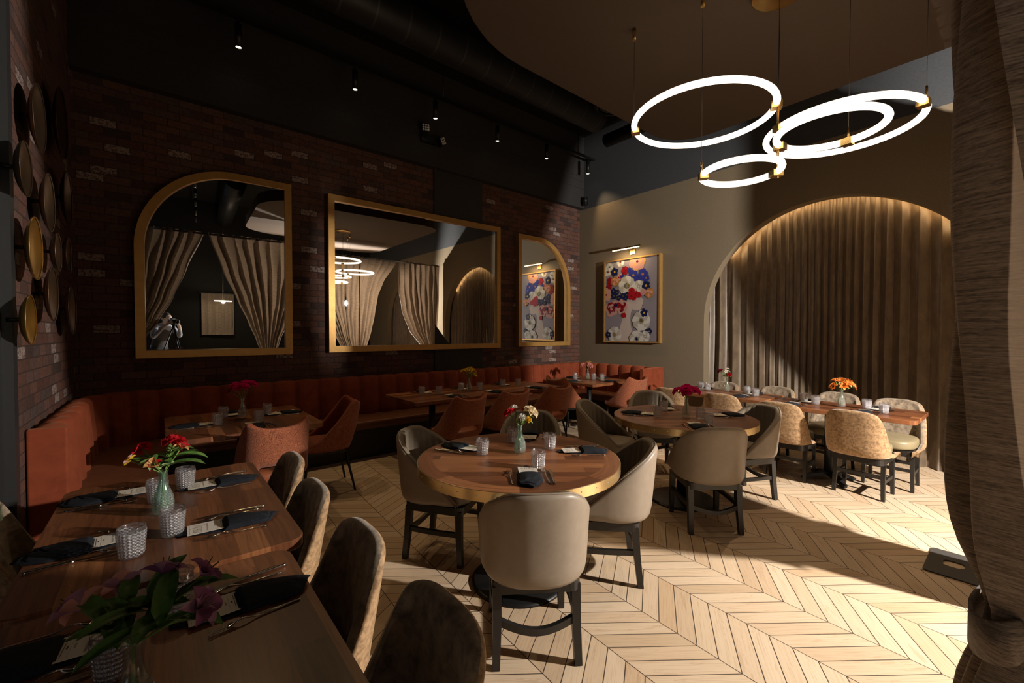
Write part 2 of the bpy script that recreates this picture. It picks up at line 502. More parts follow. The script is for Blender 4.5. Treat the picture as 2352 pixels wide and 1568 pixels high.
MT = dict(
    brick_y=brick('brick_along_mirror_wall', 1), brick_x=brick('brick_along_side_wall', 0),
    floor=chevron('chevron_plank_tile'),
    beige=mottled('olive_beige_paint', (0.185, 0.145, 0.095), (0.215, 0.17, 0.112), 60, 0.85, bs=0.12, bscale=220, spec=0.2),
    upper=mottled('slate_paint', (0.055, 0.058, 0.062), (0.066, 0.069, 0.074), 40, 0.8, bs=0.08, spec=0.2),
    black=plain('flat_black_paint', (0.010, 0.0095, 0.009), 0.9, spec=0.2),
    bulk=mottled('charcoal_paint', (0.030, 0.029, 0.030), (0.036, 0.035, 0.035), 40, 0.75, bs=0.05, spec=0.25),
    panelgrey=mottled('dark_column_paint', (0.035, 0.032, 0.029), (0.041, 0.038, 0.034), 40, 0.7, bs=0.05, spec=0.3),
    jamb=plain('grey_jamb', (0.024, 0.024, 0.024), 0.5),
    cloud=mottled('brown_ceiling_panel', (0.082, 0.060, 0.044), (0.092, 0.068, 0.050), 120, 0.85, bs=0.1, bscale=300, spec=0.2),
    gold=mottled('satin_gold_frame', (0.52, 0.29, 0.085), (0.58, 0.335, 0.105), 12, 0.42, metal=0.55, bs=0.03, spec=0.5),
    brass=plain('brushed_brass', (0.78, 0.52, 0.20), 0.26, 1.0),
    brassband=plain('brass_band', (0.80, 0.62, 0.33), 0.30, 1.0),
    bronze=plain('aged_bronze_dish', (0.15, 0.095, 0.055), 0.36, 0.9),
    golddish=plain('gold_dish', (0.52, 0.29, 0.06), 0.32, 0.9),
    darkdish=plain('dark_bronze_dish', (0.085, 0.045, 0.025), 0.36, 0.85),
    mirror=plain('mirror_silver', (0.86, 0.86, 0.85), 0.008, 1.0),
    velvet_rust=mottled('rust_velvet', (0.190, 0.038, 0.015), (0.265, 0.056, 0.021), 9, 0.8, sheen=0.16, lo=0.3, hi=0.7, bs=0.1, bscale=500, sheentint=(1.0, 0.45, 0.25), spec=0.2),
    leather_brown=mottled('cognac_leather', (0.135, 0.047, 0.020), (0.165, 0.060, 0.026), 14, 0.48, bs=0.12, bscale=400, spec=0.4),
    plinth=plain('black_plinth', (0.014, 0.012, 0.011), 0.6),
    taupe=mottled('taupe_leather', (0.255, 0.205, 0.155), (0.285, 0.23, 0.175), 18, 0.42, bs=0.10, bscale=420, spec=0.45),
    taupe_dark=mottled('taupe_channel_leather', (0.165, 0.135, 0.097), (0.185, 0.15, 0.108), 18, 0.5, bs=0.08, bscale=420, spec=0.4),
    piping=plain('taupe_piping', (0.24, 0.19, 0.14), 0.45),
    velvet_tan=mottled('mottled_tan_velvet', (0.20, 0.115, 0.053), (0.42, 0.265, 0.138), 48, 0.62, sheen=0.45, lo=0.38, hi=0.60, bs=0.12, bscale=600, detail=6, sheentint=(1.0, 0.8, 0.6), spec=0.3),
    velvet_in=mottled('shade_greyed_tan_velvet', (0.115, 0.085, 0.058), (0.31, 0.235, 0.160), 24, 0.7, sheen=0.4, lo=0.36, hi=0.62, bs=0.12, bscale=600, detail=6, sheentint=(0.9, 0.85, 0.8), spec=0.25),  # the tan velvet again, greyed and darkened for the shaded, cool-lit inner side
    khaki=mottled('khaki_seat_leather', (0.235, 0.19, 0.105), (0.265, 0.215, 0.125), 16, 0.42, bs=0.08, bscale=380, spec=0.45),
    rust_pat=patterned('rust_jacquard', (0.165, 0.043, 0.018), (0.42, 0.135, 0.062)),
    rust_seat=mottled('rust_leather', (0.22, 0.058, 0.024), (0.27, 0.075, 0.032), 14, 0.5, bs=0.1, spec=0.4),
    blackwood=mottled('black_stained_wood', (0.012, 0.0105, 0.0095), (0.019, 0.016, 0.014), 20, 0.38, bs=0.05, spec=0.5),
    blackiron=plain('black_iron', (0.013, 0.013, 0.013), 0.42, 0.3),
    blackgloss=plain('gloss_black', (0.008, 0.008, 0.009), 0.12),
    chrome=plain('chrome', (0.72, 0.70, 0.66), 0.14, 1.0),
    steel=plain('cutlery_steel', (0.70, 0.64, 0.57), 0.17, 1.0),
    wood=walnut('walnut_boards'), wood_round=walnut('walnut_round_top', 0.075, True),
    navy=mottled('navy_napkin_linen', (0.009, 0.010, 0.014), (0.015, 0.017, 0.023), 180, 0.9, sheen=0.0, bs=0.15, bscale=900, spec=0.2),
    paper=plain('menu_paper', (0.66, 0.60, 0.52), 0.8, spec=0.2), ink=plain('menu_ink', (0.06, 0.045, 0.035), 0.8), pale_ink=plain('pale_menu_ink', (0.30, 0.25, 0.20), 0.8),
    tumbler=glassy('pressed_clear_glass', (0.955, 0.945, 0.955), 0.30, 0.04, 0.10, 0.4, (10.0, 300.0, 0.088, 0.36)),
    aqua=glassy('aqua_glass', (0.80, 0.93, 0.88), 0.55, 0.07, 0.1, 0.3, (9.0, 280.0, 0.10, 0.16)), clearvase=glassy('clear_vase_glass', (0.95, 0.97, 0.93), 0.55, 0.05, 0.1, 0.3, (9.0, 280.0, 0.10, 0.14)),
    leaf=mottled('leaf_green', (0.055, 0.13, 0.022), (0.12, 0.24, 0.05), 30, 0.5, bs=0, spec=0.4), stem=plain('stem_green', (0.16, 0.28, 0.06), 0.5),
    pale_leaf=plain('pale_leaf', (0.30, 0.42, 0.18), 0.5),
    bronze_velvet=mottled('bronze_curtain_velvet', (0.085, 0.058, 0.035), (0.19, 0.133, 0.080), 16, 0.42, sheen=0.35, lo=0.3, hi=0.7, bs=0.25, bscale=140, detail=6, stretch=(1, 1, 0.35), sheentint=(1.0, 0.86, 0.7), spec=0.55),
    linen=heather('brown_slub_linen', (0.098, 0.078, 0.060), (0.37, 0.292, 0.222)),
    ring=glow('ring_tube_glow', (1.0, 0.84, 0.64), 2.6), spot=glow('spot_lens_glow', (1.0, 0.80, 0.52), 14.0), picglow=glow('picture_lamp_glow', (1.0, 0.76, 0.42), 5.0),
    strobe=glow('strobe_face_glow', (1.0, 0.93, 0.82), 30.0),
    led=glow('cove_strip_glow', (1.0, 0.66, 0.32), 40.0),
    duct=spiral_duct('spiral_duct_steel'), wire=plain('steel_wire', (0.12, 0.11, 0.10), 0.4, 0.8),
    lampwhite=plain('emergency_lamp_lens', (0.6, 0.57, 0.56), 0.25),
    plate=plain('painted_steel_plate', (0.045, 0.040, 0.036), 0.55),
)
for k, c in dict(p_red=(0.50, 0.012, 0.02), p_mag=(0.72, 0.015, 0.20), p_yel=(0.75, 0.50, 0.03), p_pink=(0.75, 0.38, 0.33), p_cream=(0.85, 0.74, 0.52), p_white=(0.82, 0.80, 0.74), p_or=(0.85, 0.22, 0.025), p_peach=(0.80, 0.45, 0.16), p_lil=(0.46, 0.24, 0.38), p_lil2=(0.28, 0.10, 0.21), p_wine=(0.20, 0.012, 0.03), p_blue=(0.035, 0.05, 0.36), p_navy=(0.012, 0.018, 0.09), p_grey=(0.33, 0.32, 0.29), p_tan=(0.45, 0.22, 0.08), p_skin=(0.74, 0.63, 0.57), p_olive=(0.16, 0.13, 0.06), p_lilgrey=(0.36, 0.32, 0.36), p_white2=(0.60, 0.57, 0.50), p_rose2=(0.62, 0.20, 0.18), p_red2=(0.34, 0.01, 0.015), p_tan2=(0.58, 0.26, 0.09), p_blush=(0.66, 0.42, 0.36)).items():
    m_, nt_, b_ = nmat('petal_' + k[2:])
    b_.inputs['Base Color'].default_value = (*c, 1); b_.inputs['Roughness'].default_value = 0.6; b_.inputs['Specular IOR Level'].default_value = 0.2
    t_ = N(nt_, 'ShaderNodeBsdfTranslucent'); t_.inputs[0].default_value = (*c, 1)
    x_ = N(nt_, 'ShaderNodeMixShader'); x_.inputs[0].default_value = 0.4
    L(nt_, b_, 0, x_, 1); L(nt_, t_, 0, x_, 2); L(nt_, x_, 0, nt_.nodes['Material Output'], 0)
    MT[k] = m_

# ------------------------------------------------------------------ room shell
WX = -5.65      # brick mirror wall
WY = 6.40       # arch wall
LY = -0.605     # short brick wall with the dishes
CE = 5.30
BT = 3.93       # top of the brick / beige

struct('floor', MB().box(-6.0, 6.2, -3.2, 7.2, -0.10, 0.0), MT['floor'])
struct('ceiling', MB().box(-6.0, 6.2, -3.2, 7.2, CE, CE + 0.1), MT['black'])
struct('wall_mirror_side', MB().box(WX - 0.2, WX, LY - 0.2, WY + 0.2, 0, BT), MT['brick_y'])
struct('wall_dish_side', MB().box(WX, -3.44, LY - 0.2, LY, 0, CE), MT['brick_x'])
# dark bulkhead above the brick
bk = MB().box(WX - 0.2, WX + 0.11, LY, WY, BT, CE)
for z in (4.30, 4.44, 4.52):
    bk.box(WX + 0.11, WX + 0.118, LY, WY, z, z + 0.008)
struct('wall_mirror_side_upper', bk, MT['bulk'])
struct('trim_1', MB().box(WX, WX + 0.03, 3.16, 4.03, 0.0, BT), MT['panelgrey'])
struct('trim_2', MB().box(-3.44, -3.36, LY - 0.2, LY + 0.02, 0, CE).box(-3.36, -3.16, LY - 0.24, LY - 0.02, 0, CE), MT['jamb'])
struct('wall_entry_side', MB().box(-3.16, 0.75, -3.2, -3.1, 0, CE).box(3.05, 6.2, -3.2, -3.1, 0, CE).box(0.75, 3.05, -3.2, -3.1, 0, 0.55).box(0.75, 3.05, -3.2, -3.1, 2.85, CE).box(-3.30, -3.2, -3.1, LY - 0.24, 0, CE), MT['black'])
wf = MB()
for x in (0.75, 1.50, 2.26, 3.01):
    wf.box(x, x + 0.04, -3.19, -3.12, 0.55, 2.85)
wf.box(0.75, 3.05, -3.19, -3.12, 0.55, 0.60).box(0.75, 3.05, -3.19, -3.12, 2.80, 2.85)
wo = struct('added_window', wf, MT['jamb'])  # unseen window, added to go with the cool fill lamp
gp = MB(); gp.add([(0.75, -3.155, 0.55), (3.05, -3.155, 0.55), (3.05, -3.155, 2.85), (0.75, -3.155, 2.85)], [(0, 1, 2, 3)])
part('added_window_pane', gp, MT['clearvase'], wo)
struct('wall_bar_side', MB().box(6.1, 6.2, -3.1, WY + 0.2, 0, CE), MT['black'])


def arch_wall(name, x0, x1, arches, r, spring, ztop, y, th, mat):
    """a wall facing -y with round-headed openings"""
    m = MB(); xs = [x0]
    for c in arches:
        xs += [c + r * -cos(pi * i / 40) for i in range(41)]
    xs += [x1]
    def head(x):
        for c in arches:
            if c - r - 1e-6 <= x <= c + r + 1e-6:
                return spring + sqrt(max(0, r * r - (x - c) ** 2))
        return None
    for a, b in zip(xs, xs[1:]):
        mid = (a + b) / 2
        if head(mid) is None:
            m.box(a, b, y, y + th, 0, ztop)
        else:
            za, zb = head(a), head(b)
            vs = [(a, y, za), (b, y, zb), (b, y, ztop), (a, y, ztop), (a, y + th, za), (b, y + th, zb), (b, y + th, ztop), (a, y + th, ztop)]
            m.add(vs, [(0, 1, 2, 3), (4, 7, 6, 5), (0, 4, 5, 1), (3, 2, 6, 7)])
    return struct(name, m, mat)


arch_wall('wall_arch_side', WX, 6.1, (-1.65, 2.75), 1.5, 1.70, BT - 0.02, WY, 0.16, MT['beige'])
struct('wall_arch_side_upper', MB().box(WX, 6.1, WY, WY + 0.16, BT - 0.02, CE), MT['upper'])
struct('wall_arch_recess', MB().box(WX, 6.1, WY + 0.42, WY + 0.5, 0, CE), MT['bulk'])
bb = MB().box(-3.81, -3.16, WY - 0.018, WY, 0, 0.10)
struct('baseboard_arch_side', bb, MT['beige'])

# floating ceiling panel with rounded corners, on hangers
def rrect(x0, x1, y0, y1, r, n=10):
    """r: radii for corners (x0y0, x1y0, x1y1, x0y1), counter-clockwise"""
    if isinstance(r, (int, float)):
        r = (r,) * 4
    out = []
    for (cx, cy, a0, rr) in ((x0 + r[0], y0 + r[0], pi, r[0]), (x1 - r[1], y0 + r[1], 1.5 * pi, r[1]), (x1 - r[2], y1 - r[2], 0, r[2]), (x0 + r[3], y1 - r[3], 0.5 * pi, r[3])):
        for i in range(n + 1):
            a = a0 + i / n * pi / 2
            out.append((cx + rr * cos(a), cy + rr * sin(a)))
    return out

CZ = 3.78
cl = MB().prism(rrect(-2.78, 1.6, 1.25, 4.87, (1.15, 0.9, 0.5, 0.45), 14), CZ, CZ + 0.2, 0)
struct('ceiling_panel', cl, MT['cloud'])
hg = MB()
for x in (-2.2, -0.6, 1.0):
    for y in (1.6, 3.0, 4.3):
        hg.cyl(x, y, CZ + 0.2, CE, 0.006, 8)
struct('ceiling_panel_hangers', hg, MT['wire'])

# ------------------------------------------------------------------ ducts and tracks under the black ceiling
def duct(name, p0, p1, r, label):
    L_ = (Vector(p1) - Vector(p0)).length
    m = MB(); n = 28
    rows = [[(x, r * cos(2 * pi * j / n), r * sin(2 * pi * j / n)) for j in range(n)] for x in (0, L_)]
    m.grid(rows, 0, True, True); m.cap(rows[0]); m.cap(rows[1])
    o = solo(name, m, MT['duct'], label, 'duct', p0, 0)
    o.rotation_euler = (Vector(p1) - Vector(p0)).to_track_quat('X', 'Z').to_euler()
    for t in (0.15, 0.5, 0.85):
        part('hanger_strap', MB().cyl(L_ * t, 0, r * 0.98, CE - p0[2], 0.008, 8), MT['wire'], o)
    return o

duct('air_duct', (-4.4, 5.62, 4.62), (5.5, 5.62, 4.62), 0.10, 'grey spiral air duct running high along the arch wall')
duct('air_duct', (-4.0, -2.9, 4.6), (-4.0, 4.9, 4.6), 0.19, 'wide dark duct under the black ceiling beside the track lights')

# track lights: one run near the mirror wall, one near the arch wall
def spot_fixture(length=0.24, r=0.032):
    t = thing('track_spotlight', '', 'spotlight')
    part('cylinder', MB().lathe([(r * 0.82, 0.012), (r * 0.84, 0.004), (r, 0.0), (r, length), (0.004, length)], 20), MT['blackiron'], t)
    part('lens', MB().lathe([(0.0005, 0.011), (r * 0.8, 0.011)], 20), MT['spot'], t)
    part('mount_stem', MB().cyl(0, 0, length, length + 0.05, 0.010, 10), MT['blackiron'], t)
    return t

sp_stamp = Stamp(spot_fixture())
TX, TZ = -5.25, 4.46
trk = thing('lighting_track', 'black lighting track with six spotlights running along the mirror wall', 'track', (0, 0, 0))
part('rail', MB().box(TX - 0.018, TX + 0.018, -0.4, 6.36, TZ + 0.29, TZ + 0.325), MT['blackiron'], trk)
for y in (0.2, 3.1, 5.9):
    part('drop_rod', MB().cyl(TX, y, TZ + 0.325, CE, 0.008, 8), MT['blackiron'], trk)
names6 = ['nearest the dish wall', 'second from the dish wall', 'above the emergency light', 'above the dark wall column', 'second from the arch wall', 'in the far corner']
for (y, nm) in zip((0.67, 1.87, 2.97, 4.05, 5.10, 6.17), names6):
    sp_stamp.put((TX, y, TZ), 0, 'lit black cylinder spotlight on the mirror wall track, ' + nm, 'track spotlights along the mirror wall')
    lamp('track_spot_light', 'SPOT', (TX, y, TZ - 0.01), 46, (1.0, 0.67, 0.35), aim((0, 0, 0), (0.42, 0, -1)), shadow_soft_size=0.03, spot_size=radians(68), spot_blend=0.7)
T2Y = 5.35
trk2 = thing('lighting_track', 'black lighting track running parallel to the arch wall beyond the ceiling panel', 'track', (0, 0, 0))
part('rail', MB().box(-3.6, 4.5, T2Y - 0.018, T2Y + 0.018, 4.52, 4.555), MT['blackiron'], trk2)
for x in (-3.2, 0.4, 4.0):
    part('drop_rod', MB().cyl(x, T2Y, 4.555, CE, 0.008, 8), MT['blackiron'], trk2)
for x, nm in ((-2.9, 'above the white flower table'), (-1.3, 'above the orange flower table'), (0.6, 'just beyond the drape line'), (2.4, 'deep beyond the drape line')):
    sp_stamp.put((x, T2Y, 4.23), 0, 'lit black cylinder spotlight on the arch wall track, ' + nm, 'track spotlights along the arch wall')
    lamp('track_spot_light', 'SPOT', (x, T2Y, 4.22), 100 if -2 < x < 0 else 22, (1.0, 0.72, 0.45), aim((0, 0, 0), (0.06, -0.36, -1)), shadow_soft_size=0.03, spot_size=radians(70), spot_blend=0.7)

trk3 = thing('lighting_track', 'black lighting track over the bar, seen only in the left mirror', 'track', (0, 0, 0))
part('rail', MB().box(0.6, 6.0, 0.282, 0.318, 4.79, 4.825), MT['blackiron'], trk3)
for x in (0.8, 3.2, 5.6):
    part('drop_rod', MB().cyl(x, 0.3, 4.825, CE, 0.008, 8), MT['blackiron'], trk3)
for x, nm in ((0.9, 'nearest the drapes'), (1.9, 'second from the drapes'), (3.0, 'third from the drapes'), (4.4, 'fourth from the drapes'), (5.6, 'farthest from the drapes')):
    sp_stamp.put((x, 0.3, 4.5), 0, 'lit black cylinder spotlight over the bar, ' + nm, 'track spotlights over the bar')
    lamp('track_spot_light', 'SPOT', (x, 0.3, 4.49), 14, (1.0, 0.72, 0.45), (0, 0, 0), shadow_soft_size=0.03, spot_size=radians(60), spot_blend=0.7)
duct('air_duct', (0.4, 1.05, 4.72), (6.0, 1.05, 4.72), 0.22, 'wide spiral air duct over the bar, seen in the left mirror')

# emergency light on the bulkhead
em = thing('emergency_light', 'black emergency light with two square lamp heads on the dark bulkhead', 'emergency light', (WX + 0.11, 3.05, 4.28))
part('body', MB().box(0, 0.05, -0.16, 0.16, -0.05, 0.06), MT['blackiron'], em)
for s, y, z in ((1, -0.12, 0.115), (-1, 0.13, 0.0)):
    h = MB().prism(rrect(-0.055, 0.055, -0.055, 0.055, 0.014, 4), 0, 0.05)
    h.xf(Matrix.Translation((0.075, y, z)) @ Matrix.Rotation(radians(-18 * s), 4, 'Z') @ Matrix.Rotation(radians(90), 4, 'Y') @ Matrix.Rotation(radians(0 if s > 0 else 32), 4, 'Z'))
    ho = part('lamp_head', h, MT['blackiron'], em)
    g = MB()
    for i in range(3):
        for j in range(3):
            g.lathe([(0.0005, 0.056), (0.013, 0.054), (0.0155, 0.0505)], 10, 0, (-0.033 + 0.033 * i, -0.033 + 0.033 * j))
    g.xf(Matrix.Translation((0.075, y, z)) @ Matrix.Rotation(radians(-18 * s), 4, 'Z') @ Matrix.Rotation(radians(90), 4, 'Y') @ Matrix.Rotation(radians(0 if s > 0 else 32), 4, 'Z'))
    part('lens_cluster', g, MT['lampwhite'], ho)
sc_ = thing('security_camera', 'small black dome security camera in the corner above the brick', 'camera', (WX + 0.21, WY - 0.08, 4.02))
part('base', MB().cyl(0, 0.0, -0.02, 0.08, 0.05, 20).box(-0.1, 0.0, -0.03, 0.03, 0.02, 0.06), MT['blackiron'], sc_)
part('dome', MB().lathe([(0.055 * sin(i * pi / 16), -0.02 - 0.055 * cos(i * pi / 16)) for i in range(9)] + [(0.055, -0.02)], 20), MT['blackgloss'], sc_)
vt = thing('ceiling_vent', 'round dark ceiling diffuser hanging beside the ceiling panel', 'vent', (-3.6, 4.75, 4.55))
part('rim', MB().lathe([(0.21, 0.0), (0.26, 0.01), (0.26, 0.03), (0.2, 0.05), (0.15, CE - 4.55)], 28), MT['bulk'], vt)
part('cone', MB().lathe([(0.001, -0.005), (0.10, 0.0), (0.19, 0.02)], 28), MT['bulk'], vt)

# ------------------------------------------------------------------ mirrors
def frame_outline(y0, y1, z0, z1, arc, side, off, n=24):
    """closed outline in (y, z), one upper corner swept as a quarter arc; off shrinks it"""
    y0 += off; y1 -= off; z0 += off; z1 -= off
    ry, rz = (arc[0] - off, arc[1] - off) if side else (0, 0)
    P = []
    if side == 'left':
        P = [(y0, z0), (y1, z0), (y1, z1)]
        P += [(y0 + ry - ry * sin(i / n * pi / 2), z1 - rz + rz * cos(i / n * pi / 2)) for i in range(n + 1)]
    elif side == 'right':
        P = [(y0, z0), (y1, z0)]
        P += [(y1 - ry + ry * cos(i / n * pi / 2), z1 - rz + rz * sin(i / n * pi / 2)) for i in range(n + 1)] + [(y0, z1)]
    else:
        P = [(y0, z0), (y1, z0), (y1, z1), (y0, z1)]
    return P

def mirror(label, y0, y1, z0, z1, side=None, arc=None, seam=None, tilt=(0, 0)):
    t = thing('wall_mirror', label, 'mirror', (WX, (y0 + y1) / 2, (z0 + z1) / 2))
    cy, cz = (y0 + y1) / 2, (z0 + z1) / 2
    a = frame_outline(y0, y1, z0, z1, arc, side, 0.0); b = frame_outline(y0, y1, z0, z1, arc, side, 0.075)
    D = 0.085
    rows = [[(0.004, y - cy, z - cz) for y, z in a], [(D, y - cy, z - cz) for y, z in a], [(D, y - cy, z - cz) for y, z in b], [(0.006, y - cy, z - cz) for y, z in b]]
    m = MB(); m.grid(rows, 0, False, True)
    part('frame', m, MT['gold'], t)
    ty, tz = tilt
    def pane(P, name):
        g = MB(); yc, zc = sum(p[0] for p in P) / len(P), sum(p[1] for p in P) / len(P)
        g.add([(0.042 + (y - yc) * ty + (z - zc) * tz, y - cy, z - cz) for y, z in P], [tuple(range(len(P)))])
        return part(name, g, MT['mirror'], t)
    if seam:
        zl, zh = z0 + 0.07, z1 - 0.07
        pane([(y0 + 0.07, zl), (seam - 0.002, zl), (seam - 0.002, zh), (y0 + 0.07, zh)], 'mirror_pane')
        pane([(seam + 0.002, zl), (y1 - 0.07, zl), (y1 - 0.07, zh), (seam + 0.002, zh)], 'mirror_pane')
        bk_ = MB().box(0.005, 0.012, y0 + 0.05 - cy, y1 - 0.05 - cy, z0 + 0.05 - cz, z1 - 0.05 - cz)
        part('backing', bk_, MT['blackiron'], t)
    else:
        pane(b, 'mirror_pane')
    return t

TILT = (0.0285, 0.022)
mirror('gold-framed mirror with rounded upper left corner, reflecting the photographer', -0.18, 1.225, 1.262, 3.262, 'left', (0.86, 0.90), None, TILT)
mirror('wide rectangular gold-framed mirror in two panes, middle of the brick wall', 1.64, 4.36, 1.270, 3.25, None, None, 3.0, (0.012, 0.010))
mirror('gold-framed mirror with rounded upper right corner, reflecting the flower painting', 4.75, 6.05, 1.280, 3.215, 'right', (0.80, 0.95), None, (0.0, 0.006))

# ------------------------------------------------------------------ bronze dishes on the short brick wall
dishes = [(-3.69, 2.76, .376, 'bronze', 'dark bronze wall dish at the top, nearer the grey jamb'), (-4.47, 3.02, .49, 'darkdish', 'large near-black wall dish at the top, nearer the corner'),
          (-3.32, 2.36, .28, 'bronze', 'dull bronze wall dish beside the grey jamb below the top dish'), (-3.94, 2.33, .36, 'bronze', 'bronze wall dish directly above the small dark middle dish'),
          (-4.68, 2.54, .40, 'darkdish', 'dark copper-edged wall dish in the corner, second down'), (-3.52, 1.98, .346, 'golddish', 'bright gold wall dish, the larger of the two gold ones'),
          (-4.21, 2.06, .258, 'bronze', 'small bronze wall dish right of the large gold one'), (-4.65, 2.10, .268, 'darkdish', 'small near-black wall dish in the corner at mid height'),
          (-4.00, 1.76, .347, 'bronze', 'bronze wall dish low beside the small gold one'), (-4.78, 1.70, .40, 'darkdish', 'dark wall dish lowest in the corner above the banquette'),
          (-3.36, 1.58, .263, 'golddish', 'small gold wall dish, lowest of all near the jamb')]
for x, z, d, mk, lb in dishes:
    r = d / 2; t = thing('wall_dish', lb, 'wall decoration', (x, LY, z), 0, 'metal dishes on the brick wall')
    prof = [(0.001, 0.0)] + [(r * k, 0.045 * k ** 2.6) for k in (0.2, 0.4, 0.6, 0.75, 0.88, 0.97)] + [(r, 0.043), (r * 1.005, 0.046), (r, 0.049), (r * 0.97, 0.045)]
    m = MB().lathe([(a, b * .8 + 0.048) for a, b in prof][::-1], 40)
    m.lathe([(0.001, 0.046)] + [(r * k, 0.044 + 0.036 * k ** 2.6) for k in (0.3, 0.6, 0.85, 0.97)] + [(r, 0.083)], 40)
    M4 = Matrix.Rotation(radians(-90), 4, 'X')
    m.xf(M4); part('bowl', m, MT[mk], t)
    s = MB().cyl(0, 0, -0.002, 0.056, 0.012, 12); s.xf(Matrix.Rotation(radians(-90), 4, 'X'))
    part('wall_stem', s, MT['blackiron'], t)

# ------------------------------------------------------------------ painting and picture lamp on the arch wall
PX0, PX1, PZ0, PZ1 = -4.985, -3.845, 1.345, 2.82
pt = thing('framed_painting', 'gold-framed painting of a woman in profile crowned with flowers, on the beige wall', 'painting', ((PX0 + PX1) / 2, WY, (PZ0 + PZ1) / 2))
hw, hh = (PX1 - PX0) / 2, (PZ1 - PZ0) / 2
fr = MB()
for x0, x1, z0, z1 in ((-hw, hw, -hh, -hh + 0.022), (-hw, hw, hh - 0.022, hh), (-hw, -hw + 0.022, -hh + 0.022, hh - 0.022), (hw - 0.022, hw, -hh + 0.022, hh - 0.022)):
    fr.box(x0, x1, -0.085, -0.002, z0, z1)
part('frame', fr, MT['gold'], pt)
pm = ['p_lilgrey', 'p_skin', 'p_pink', 'p_red', 'p_blue', 'p_navy', 'p_white', 'p_grey', 'p_tan', 'p_wine', 'p_peach', 'p_yel', 'p_olive', 'p_lil', 'p_white2', 'p_rose2', 'p_red2', 'p_tan2', 'p_blush']
ix = {n: i for i, n in enumerate(pm)}
cv = MB(); cv.box(-hw + 0.024, hw - 0.024, -0.068, -0.01, -hh + 0.024, hh - 0.024, 0)
lay = [0]
def flat(poly, c, rise=0.0004):
    lay[0] += 1
    y = -0.0682 - lay[0] * 0.000012
    P = [(max(-hw + 0.025, min(hw - 0.025, x)), max(-hh + 0.025, min(hh - 0.025, z))) for x, z in poly]
    cv.add([(x, y, z) for x, z in P], [tuple(range(len(P)))], ix[c])
def disc(cx, cz, rx, c, lob=0, amp=0.0, ph=0.0, n=30):
    amp *= 0.75; w1, w2 = R.uniform(0, 6), R.uniform(0, 6); jg = 0.07 if lob else 0.03
    flat([(cx + rx * (1 + amp * abs(sin(lob * a / 2 + ph)) + jg * sin(2 * a + w1) + jg * .6 * sin(5 * a + w2)) * cos(a), cz + rx * (1 + amp * abs(sin(lob * a / 2 + ph)) + jg * sin(2 * a + w1) + jg * .6 * sin(5 * a + w2)) * sin(a)) for a in [2 * pi * i / n for i in range(n)]], c)
# map painting pixels (zoom of the canvas, 0..1) to local
def pp(u, v):
    return (-hw + 0.024 + u * (2 * hw - 0.048), hh - 0.024 - v * (2 * hh - 0.048))
def face():
    pts = [(.47, .44), (.60, .42), (.735, .50), (.715, .525), (.725, .55), (.70, .565), (.715, .585), (.69, .60), (.675, .62), (.60, .625), (.53, .61), (.505, .65), (.49, .72), (.50, .80), (.54, .90), (.56, 1.0), (.22, 1.0), (.28, .90), (.31, .80), (.36, .68), (.40, .60), (.42, .52)]
    flat([pp(*p) for p in pts], 'p_skin')
face()
flat([pp(*p) for p in ((.53, .61), (.60, .625), (.575, .66), (.545, .70), (.52, .78), (.505, .70))], 'p_lilgrey')
for p in (((.70, .565), (.735, .567), (.725, .578)), ((.69, .585), (.72, .582), (.70, .592))):
    flat([pp(*q) for q in p], 'p_wine')
ALT = dict(p_pink='p_blush', p_peach='p_pink', p_red='p_red2', p_wine='p_red2', p_tan='p_tan2', p_white='p_white2')
def rose2(u, v, r, c1, c2, c3):
    x, z = pp(u, v); k0 = R.uniform(0, 6)
    for ring, (rr_, n) in enumerate(((.66, 7), (.46, 6), (.28, 5), (.12, 3))):
        for i in range(n):
            a = 2 * pi * i / n + k0 + ring * .5
            c = (c1 if ring % 2 == 0 else c2) if i % 2 else ALT.get(c1 if ring < 2 else c2, c1)
            disc(x + r * rr_ * cos(a), z + r * rr_ * sin(a), r * (.40 - .07 * ring), c, 3, 0.08, a, 16)
    disc(x, z, r * .14, c3, 4, 0.1, k0, 12)
def daisy(u, v, r, c, cc, k=5):
    x, z = pp(u, v)
    for i in range(k):
        a = 2 * pi * i / k + u * 9
        disc(x + r * .58 * cos(a), z + r * .58 * sin(a), r * .42, c, n=14)
    disc(x, z, r * .24, cc, n=12)
def anem(u, v, r, c, cin, cc):
    x, z = pp(u, v); k0 = R.uniform(0, 6)
    for ring, (rr_, n, s) in enumerate(((.66, 9, .40), (.50, 8, .34))):
        for i in range(n):
            a = 2 * pi * i / n + k0 + ring * .35
            disc(x + r * rr_ * cos(a), z + r * rr_ * sin(a), r * s, ALT.get(c, c) if (i + ring) % 2 else c, 3, 0.12, a, 16)
    for i in range(14):
        a = 2 * pi * i / 14 + k0; w = .09
        flat([(x + r * .2 * cos(a - w), z + r * .2 * sin(a - w)), (x + r * .2 * cos(a + w), z + r * .2 * sin(a + w)), (x + r * .62 * cos(a), z + r * .62 * sin(a))], cin)
    disc(x, z, r * .30, cin, 7, 0.12, k0, 20); disc(x, z, r * .19, cc, 5, .1, k0, 14)
    for i in range(7):
        a = 2 * pi * i / 7 + k0; disc(x + r * .24 * cos(a), z + r * .24 * sin(a), r * .035, 'p_yel', n=8)
for u, v in ((.08, .06), (.05, .12), (.30, .02), (.20, .54), (.06, .58), (.18, .62), (.10, .64)):
    anem(u, v, .075, 'p_white' if v < .2 else 'p_pink', 'p_grey', 'p_wine')
rose2(.62, .04, .16, 'p_peach', 'p_pink', 'p_wine'); rose2(.39, .13, .075, 'p_wine', 'p_red', 'p_wine')
